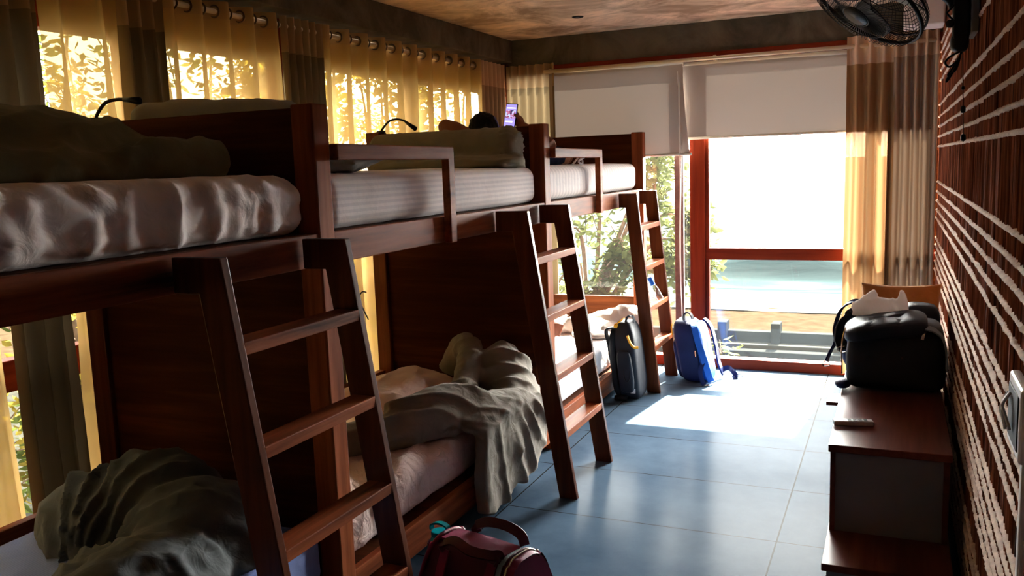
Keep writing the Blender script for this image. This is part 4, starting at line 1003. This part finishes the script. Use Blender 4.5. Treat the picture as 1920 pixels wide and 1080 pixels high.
b = MB(); b.tube([(.165, 3.50, 1.995), (.158, 3.49, 1.995)], .014, 14); b.obj('knob', 'black', parent=t, smooth=True)
b = MB(); b.box(.226, .250, 3.48, 3.70, 1.96, 2.20); b.obj('back_plate', 'cabside', parent=t, bevel=.004)
b = MB()
b.tube(spline([(.195, 3.53, 1.90), (.165, 3.52, 1.885), (.15, 3.52, 1.865), (.165, 3.52, 1.85), (.19, 3.53, 1.87), (.175, 3.52, 1.845), (.16, 3.52, 1.82), (.185, 3.53, 1.84), (.198, 3.54, 1.885)]), .004, 6)
b.tube(spline([(.20, 3.54, 1.90), (.19, 3.53, 1.86), (.165, 3.52, 1.81), (.155, 3.52, 1.80), (.175, 3.53, 1.845), (.203, 3.54, 1.90)]), .0035, 6); b.obj('wire_bundle', 'black', parent=t, smooth=True)
b = MB(); b.tube([(.206, 3.55, 1.92), (.218, 3.55, 1.585)], .0018, 6); b.obj('pull_cord', 'black', parent=t)
for z in (1.775, 1.70, 1.60):
    b = MB(); xx = .206+.012*(1.92-z)/.335; b.ell((xx, 3.55, z), (.006 if z > 1.75 else .0085, .008, .013 if z < 1.75 else .007), 12, 8, e=.6); b.obj('pull_bead', 'black', parent=t, smooth=True)
b = MB(); b.tube(spline([(.20, 3.53, 2.09), (.16, 3.50, 2.045), (.15, 3.49, 2.03), (.175, 3.51, 2.005), (.19, 3.53, 2.0)]), .0035, 6); b.obj('power_lead', 'black', parent=t, smooth=True)
t = thing('wall_box', 'plain white box fixed high in the corner between the fan and the brick wall', 'white box', (.12, 6.0, 2.4))
MB().box(.02, .245, 5.90, 6.12, 2.306, 2.50).obj('housing', 'white', parent=t, bevel=.01)
t = thing('wall_socket', 'white socket plate with dangling wires on the brick wall at the right edge', 'socket', (.24, 2.03, 1.02))
MB().box(.228, .250, 1.86, 2.045, .945, 1.095).obj('plate', 'white', parent=t, bevel=.008, seg=3)
MB().box(.2255, .229, 1.88, 2.025, .965, 1.075).obj('recess', 'blackm', parent=t, bevel=.002)
b = MB(); b.tube(spline([(.224, 2.01, 1.055), (.210, 2.00, 1.02), (.218, 1.99, 1.0), (.210, 1.97, 1.03), (.222, 1.95, .99)]), .0035, 6); b.tube(spline([(.224, 1.98, 1.06), (.210, 1.98, 1.03), (.216, 1.97, .985)]), .0035, 6); b.obj('wire', 'white', parent=t, smooth=True)
MB().box(.240, .252, 1.90, 1.93, .30, .95).obj('conduit', 'white', parent=t, bevel=.004)
t = thing('ceiling_spot', 'small dark recessed spot in the concrete ceiling', 'ceiling light', (-1.985, 5.71, 2.54))
b = MB(); b.grid(lambda u, v: (-1.985+(.018+.022*v)*math.cos(2*PI*u), 5.71+(.018+.022*v)*math.sin(2*PI*u), 2.538-.006*math.sin(PI*v)), 28, 6, wrapu=True); b.obj('trim_ring', 'blackm', parent=t, smooth=True)
MB().tube([(-1.985, 5.71, 2.537), (-1.985, 5.71, 2.541)], .019, 20).obj('lens', 'cabside', parent=t)

# ------------------------------------------------------------------ outside
def sea_mat():
    m, nt, out = new_mat('sea_water'); p = principled(nt, out, rough=.5); p.inputs['Specular IOR Level'].default_value = 0
    tc = nt.nodes.new('ShaderNodeTexCoord'); sx = nt.nodes.new('ShaderNodeSeparateXYZ'); nt.links.new(tc.outputs['Object'], sx.inputs[0])
    mp = nt.nodes.new('ShaderNodeMapping'); mp.inputs['Scale'].default_value = (.25, 1.1, 1); nt.links.new(tc.outputs['Object'], mp.inputs[0])
    n = nd(nt, 'ShaderNodeTexNoise', i_Scale=1.0, i_Detail=6.0, i_Distortion=.5); nt.links.new(mp.outputs[0], n.inputs['Vector'])
    # foam density falls off with distance from the beach
    mr = nd(nt, 'ShaderNodeMapRange'); nt.links.new(sx.outputs[1], mr.inputs[0]); mr.inputs[1].default_value = 21.0; mr.inputs[2].default_value = 27.0; mr.inputs[3].default_value = .34; mr.inputs[4].default_value = -.06
    ad = nd(nt, 'ShaderNodeMath', operation='ADD'); nt.links.new(n.outputs[0], ad.inputs[0]); nt.links.new(mr.outputs[0], ad.inputs[1])
    foam = ramp(nt, ad.outputs[0], [(.55, (0, 0, 0, 1)), (.72, (1, 1, 1, 1))])
    c0 = ramp(nt, n.outputs[0], [(.3, (.0135, .0220, .0245, 1)), (.7, (.0215, .0300, .0320, 1))])
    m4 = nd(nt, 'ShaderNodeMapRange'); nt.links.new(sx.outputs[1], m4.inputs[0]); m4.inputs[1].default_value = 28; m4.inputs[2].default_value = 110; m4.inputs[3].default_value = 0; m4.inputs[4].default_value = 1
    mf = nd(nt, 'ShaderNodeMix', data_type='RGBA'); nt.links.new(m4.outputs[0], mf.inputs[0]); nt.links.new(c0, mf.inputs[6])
    nt.links.new(ramp(nt, n.outputs[0], [(.35, (.050, .055, .061, 1)), (.6, (.085, .091, .096, 1))]), mf.inputs[7]); c = mf.outputs[2]  # far water paler: horizon haze glow painted into the colour, brightens the room
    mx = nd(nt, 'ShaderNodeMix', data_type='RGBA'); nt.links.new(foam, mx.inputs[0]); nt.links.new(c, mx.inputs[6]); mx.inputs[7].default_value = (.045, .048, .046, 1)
    nt.links.new(mx.outputs[2], p.inputs['Base Color']); add_bump(nt, p, n.outputs[0], .5, .15)
    return m
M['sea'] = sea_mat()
M['sand'] = plain('sand', (.025, .0172, .0105, 1), 1.0, Specular_IOR_Level=0, var=.28, vscale=3.5, bump=.6, bscale=8)
M['ground'] = plain('yard_ground', (.018, .018, .015, 1), 1.0, Specular_IOR_Level=0, var=.2, bump=.3, bscale=6)
b = MB()
ys = [20.8+.25*i for i in range(60)]+[36+2.5*i for i in range(30)]+[120, 300, 900, 2200]
def wz(x, y):
    c = 27.3+.5*noise.noise(V((x*.2, 0, 3))); env = max(0, 1-abs(x+2.2)/7)**.7*(.8+.4*noise.noise(V((x*.4, 5, 0))))
    z = .75*env*math.exp(-((y-c)/.55)**2) if y < 40 else 0
    return -2.0+z+.05*noise.noise(V((x*.25, y*.9, 0)))*(y < 120)
nx = 90
for y in ys:
    for i in range(nx):
        x = (-1+2*i/(nx-1)); x = x*(16+ (y-20)*1.5); b.v.append((x, y, wz(x, y) if i not in (0,) else -2.0))
for j in range(len(ys)-1):
    for i in range(nx-1): b.f.append((j*nx+i, j*nx+i+1, (j+1)*nx+i+1, (j+1)*nx+i)); b.mi.append(0)
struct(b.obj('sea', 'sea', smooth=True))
b = MB(); b.grid(lambda u, v: (-30+60*u, 11+10.6*v+.25*noise.noise(V((u*9, 0, 0)))*(v > .9), -1.93-.10*v+.04*noise.noise(V((u*60, v*9, 0)))), 120, 24)
struct(b.obj('beach', 'sand', smooth=True))
struct(MB().box(-30, 12, -6, 11.6, -2.3, -2.0).obj('ground', 'ground'))
t = thing('garden_wall', 'low grey concrete parapet wall with square posts, between the window and the beach', 'wall', (-1.5, 12, -2))
MB().box(-9, 4, 12.0, 12.14, -2.0, -.79).obj('wall_panel', 'concretewall', parent=t, bevel=.01)
MB().box(-9, 4, 11.80, 12.0, -1.2, -.93).obj('ledge', 'ledge', parent=t, bevel=.01)
MB().box(-9, 4, 11.60, 11.80, -2.0, -.98).obj('lower_wall', 'concretewall', parent=t, bevel=.01)
for x in (-5.05, -4.2, -3.35, -2.17+.02, -1.44+.0, -.60, .3, 1.2):
    MB().box(x-.06, x+.06, 11.90, 12.16, -2.0, -.655).obj('post', 'concretewall', parent=t, bevel=.01)

def leafmesh(pts, size, rnd, seedv=0, narrow=.45, droop=.3):
    b = MB()
    for p in pts:
        s = size*rnd.uniform(.6, 1.25); a = rnd.uniform(0, 2*PI); el = rnd.uniform(-.9, .5)
        d = V((math.cos(a)*math.cos(el), math.sin(a)*math.cos(el), math.sin(el))); n = V((rnd.gauss(0, .6), rnd.gauss(0, .6), 1)).normalized()
        sd = d.cross(n).normalized(); n = sd.cross(d)
        p = V(p); w = s*narrow*.5
        vs = [p, p+d*s*.3+sd*w*.85-n*w*.25, p+d*s*.62+sd*w*.8-n*w*.25-n*s*droop*.1, p+d*s-n*s*droop*.3, p+d*s*.62-sd*w*.8-n*w*.25-n*s*droop*.1, p+d*s*.3-sd*w*.85-n*w*.25, p+d*s*.45]
        b.add(vs, [(0, 1, 6), (1, 2, 6), (2, 3, 6), (3, 4, 6), (4, 5, 6), (5, 0, 6)])
    return b
def tree(label, base, clumps, nleaf, size, mat, seed, branches=7, name='leafy_tree', group=None, droop=.3, narrow=.5):
    rnd = random.Random(seed); t = thing(name, label, 'tree', base, group)
    tb_ = MB(); base = V(base); top = sum((V(c[0]) for c in clumps), V((0,0,0)))/len(clumps)
    tb_.tube(spline([base, base+(top-base)*.5+V((.05, .1, 0)), top]), [.07]*8+[.045]*8+[.02], 8)
    pts = []
    for c, r in clumps:
        c = V(c); tb_.tube(spline([base+(top-base)*rnd.uniform(.45, .8), (c+top)/2+V((0, 0, .1)), c]), [.022]*8+[.012]*8+[.005], 6)
        for k in range(branches):
            e = c+V((rnd.gauss(0, .5), rnd.gauss(0, .5), rnd.gauss(0, .5))).normalized()*r*rnd.uniform(.6, 1)
            mid = (c+e)/2+V((0, 0, r*.12)); path = spline([c, mid, e], 6); tb_.tube(path, .005, 5)
            for _ in range(nleaf//(len(clumps)*branches)):
                q = path[rnd.randrange(len(path))]; pts.append(q+V((rnd.gauss(0, 1), rnd.gauss(0, 1), rnd.gauss(0, 1)))*size*.9)
    tb_.obj('trunk', 'bark', parent=t, smooth=True)
    leafmesh(pts, size, rnd, droop=droop, narrow=narrow).obj('foliage', mat, parent=t, smooth=True)
tree('broad-leaved tree just outside the far window, seen beyond the farthest bunk', (-3.6, 8.6, -2), [((-3.3, 8.3, .75), .45), ((-2.9, 8.4, 1.2), .45), ((-2.5, 8.4, .6), .4), ((-2.2, 8.5, 1.15), .38), ((-2.75, 8.3, .2), .4), ((-2.05, 8.6, .55), .33), ((-3.4, 8.5, .1), .4), ((-3.6, 8.4, 1.3), .5), ((-2.12, 8.4, 1.55), .33), ((-1.78, 8.3, .95), .14), ((-1.74, 8.35, .55), .10)], 4600, .10, 'leaf', 5, 9, narrow=.6)
tree('small green shrub low outside the sea window', (-1.95, 10.2, -2), [((-1.85, 10.2, -.75), .22), ((-2.1, 10.2, -.9), .25)], 150, .12, 'leaf', 8, 6, name='shrub')
G = 'sunlit trees beyond the curtained left windows'
spots = [(-5.0, -.2), (-5.3, 1.3), (-4.9, 2.7), (-5.2, 4.1), (-4.9, 5.4), (-4.7, 6.9), (-5.3, 8.4), (-5.0, 10.2), (-6.4, 11.6), (-8.2, 10.6), (-6.8, .8), (-6.9, 3.3), (-7.0, 5.8), (-6.9, 8.6)]
for i, (x, y) in enumerate(spots):
    rnd = random.Random(40+i); far = x < -6
    cl = [((x+rnd.uniform(-.5, .5), y+rnd.uniform(-.8, .8), z), rnd.uniform(.6, .85)) for z in ((-1.2, -.5, .2, .8, 1.4, 2.0, 2.6, 3.3) if not far else (-.6, .2, 1.0, 1.8, 2.6, 3.4, 4.2))]
    tree('sunlit yellow-green tree outside, seen only through the golden sheer curtains', (x, y, -2), cl, 4200 if far else 3000, .15 if far else .09, 'leafy' if i % 4 else 'leafd', 60+i, 9, group=G)
# ---------END2
# ------------------------------------------------------------------ camera, world, sun
yaw, pitch, roll = -0.41836178, -0.13789779, -0.03534704
f = V((math.sin(yaw)*math.cos(pitch), math.cos(yaw)*math.cos(pitch), math.sin(pitch)))
r = V((math.cos(yaw), -math.sin(yaw), 0)); u = r.cross(f)
r2 = r*math.cos(roll)+u*math.sin(roll); u2 = -r*math.sin(roll)+u*math.cos(roll)
cam = bpy.data.cameras.new('camera'); cam.lens = 1625.68/1920*36; cam.sensor_width = 36; cam.clip_start = .02; cam.clip_end = 3000
co = bpy.data.objects.new('camera', cam); COL.objects.link(co)
m3 = Matrix((r2, u2, -f)).transposed(); co.matrix_world = Matrix.Translation((0, 0, 1.55)) @ m3.to_4x4()
sc.camera = co
w = bpy.data.worlds.new('world'); sc.world = w; w.use_nodes = True
wn = w.node_tree; bg = wn.nodes['Background']; bg.inputs[0].default_value = (1.0, .955, .91, 1)
# hazy seaside sky: bright glare low over the sea below the sun, dimmer overhead and inland
tc = wn.nodes.new('ShaderNodeTexCoord'); vm = wn.nodes.new('ShaderNodeVectorMath'); vm.operation = 'DOT_PRODUCT'
gd = V((.05, .99, .09)).normalized(); vm.inputs[1].default_value = gd; wn.links.new(tc.outputs['Generated'], vm.inputs[0])
mxx = nd(wn, 'ShaderNodeMath', operation='MAXIMUM'); mxx.inputs[1].default_value = 0; wn.links.new(vm.outputs['Value'], mxx.inputs[0])
pw_ = nd(wn, 'ShaderNodeMath', operation='POWER'); pw_.inputs[1].default_value = 6.0; wn.links.new(mxx.outputs[0], pw_.inputs[0])
ma = nd(wn, 'ShaderNodeMath', operation='MULTIPLY_ADD'); ma.inputs[1].default_value = 46.0; ma.inputs[2].default_value = 2.2; wn.links.new(pw_.outputs[0], ma.inputs[0])
wn.links.new(ma.outputs[0], bg.inputs[1])
L = bpy.data.lights.new('sun', 'SUN'); L.energy = 34; L.angle = .012; L.color = (1, .90, .74)
so = bpy.data.objects.new('sun', L); COL.objects.link(so)
d = V((-.11, -.90, -1.0)).normalized(); so.rotation_euler = d.to_track_quat('-Z', 'Y').to_euler(); so.location = (1, 12, 9)
sc.view_settings.view_transform = 'Standard'; sc.view_settings.look = 'None'; sc.view_settings.gamma = 1; sc.view_settings.use_curve_mapping = False
sc.view_settings.exposure = 1.92
sc.cycles.max_bounces = 10; sc.cycles.diffuse_bounces = 5; sc.cycles.transparent_max_bounces = 24; sc.cycles.glossy_bounces = 4
sc.cycles.use_denoising = True
sc.cycles.sample_clamp_indirect = 6
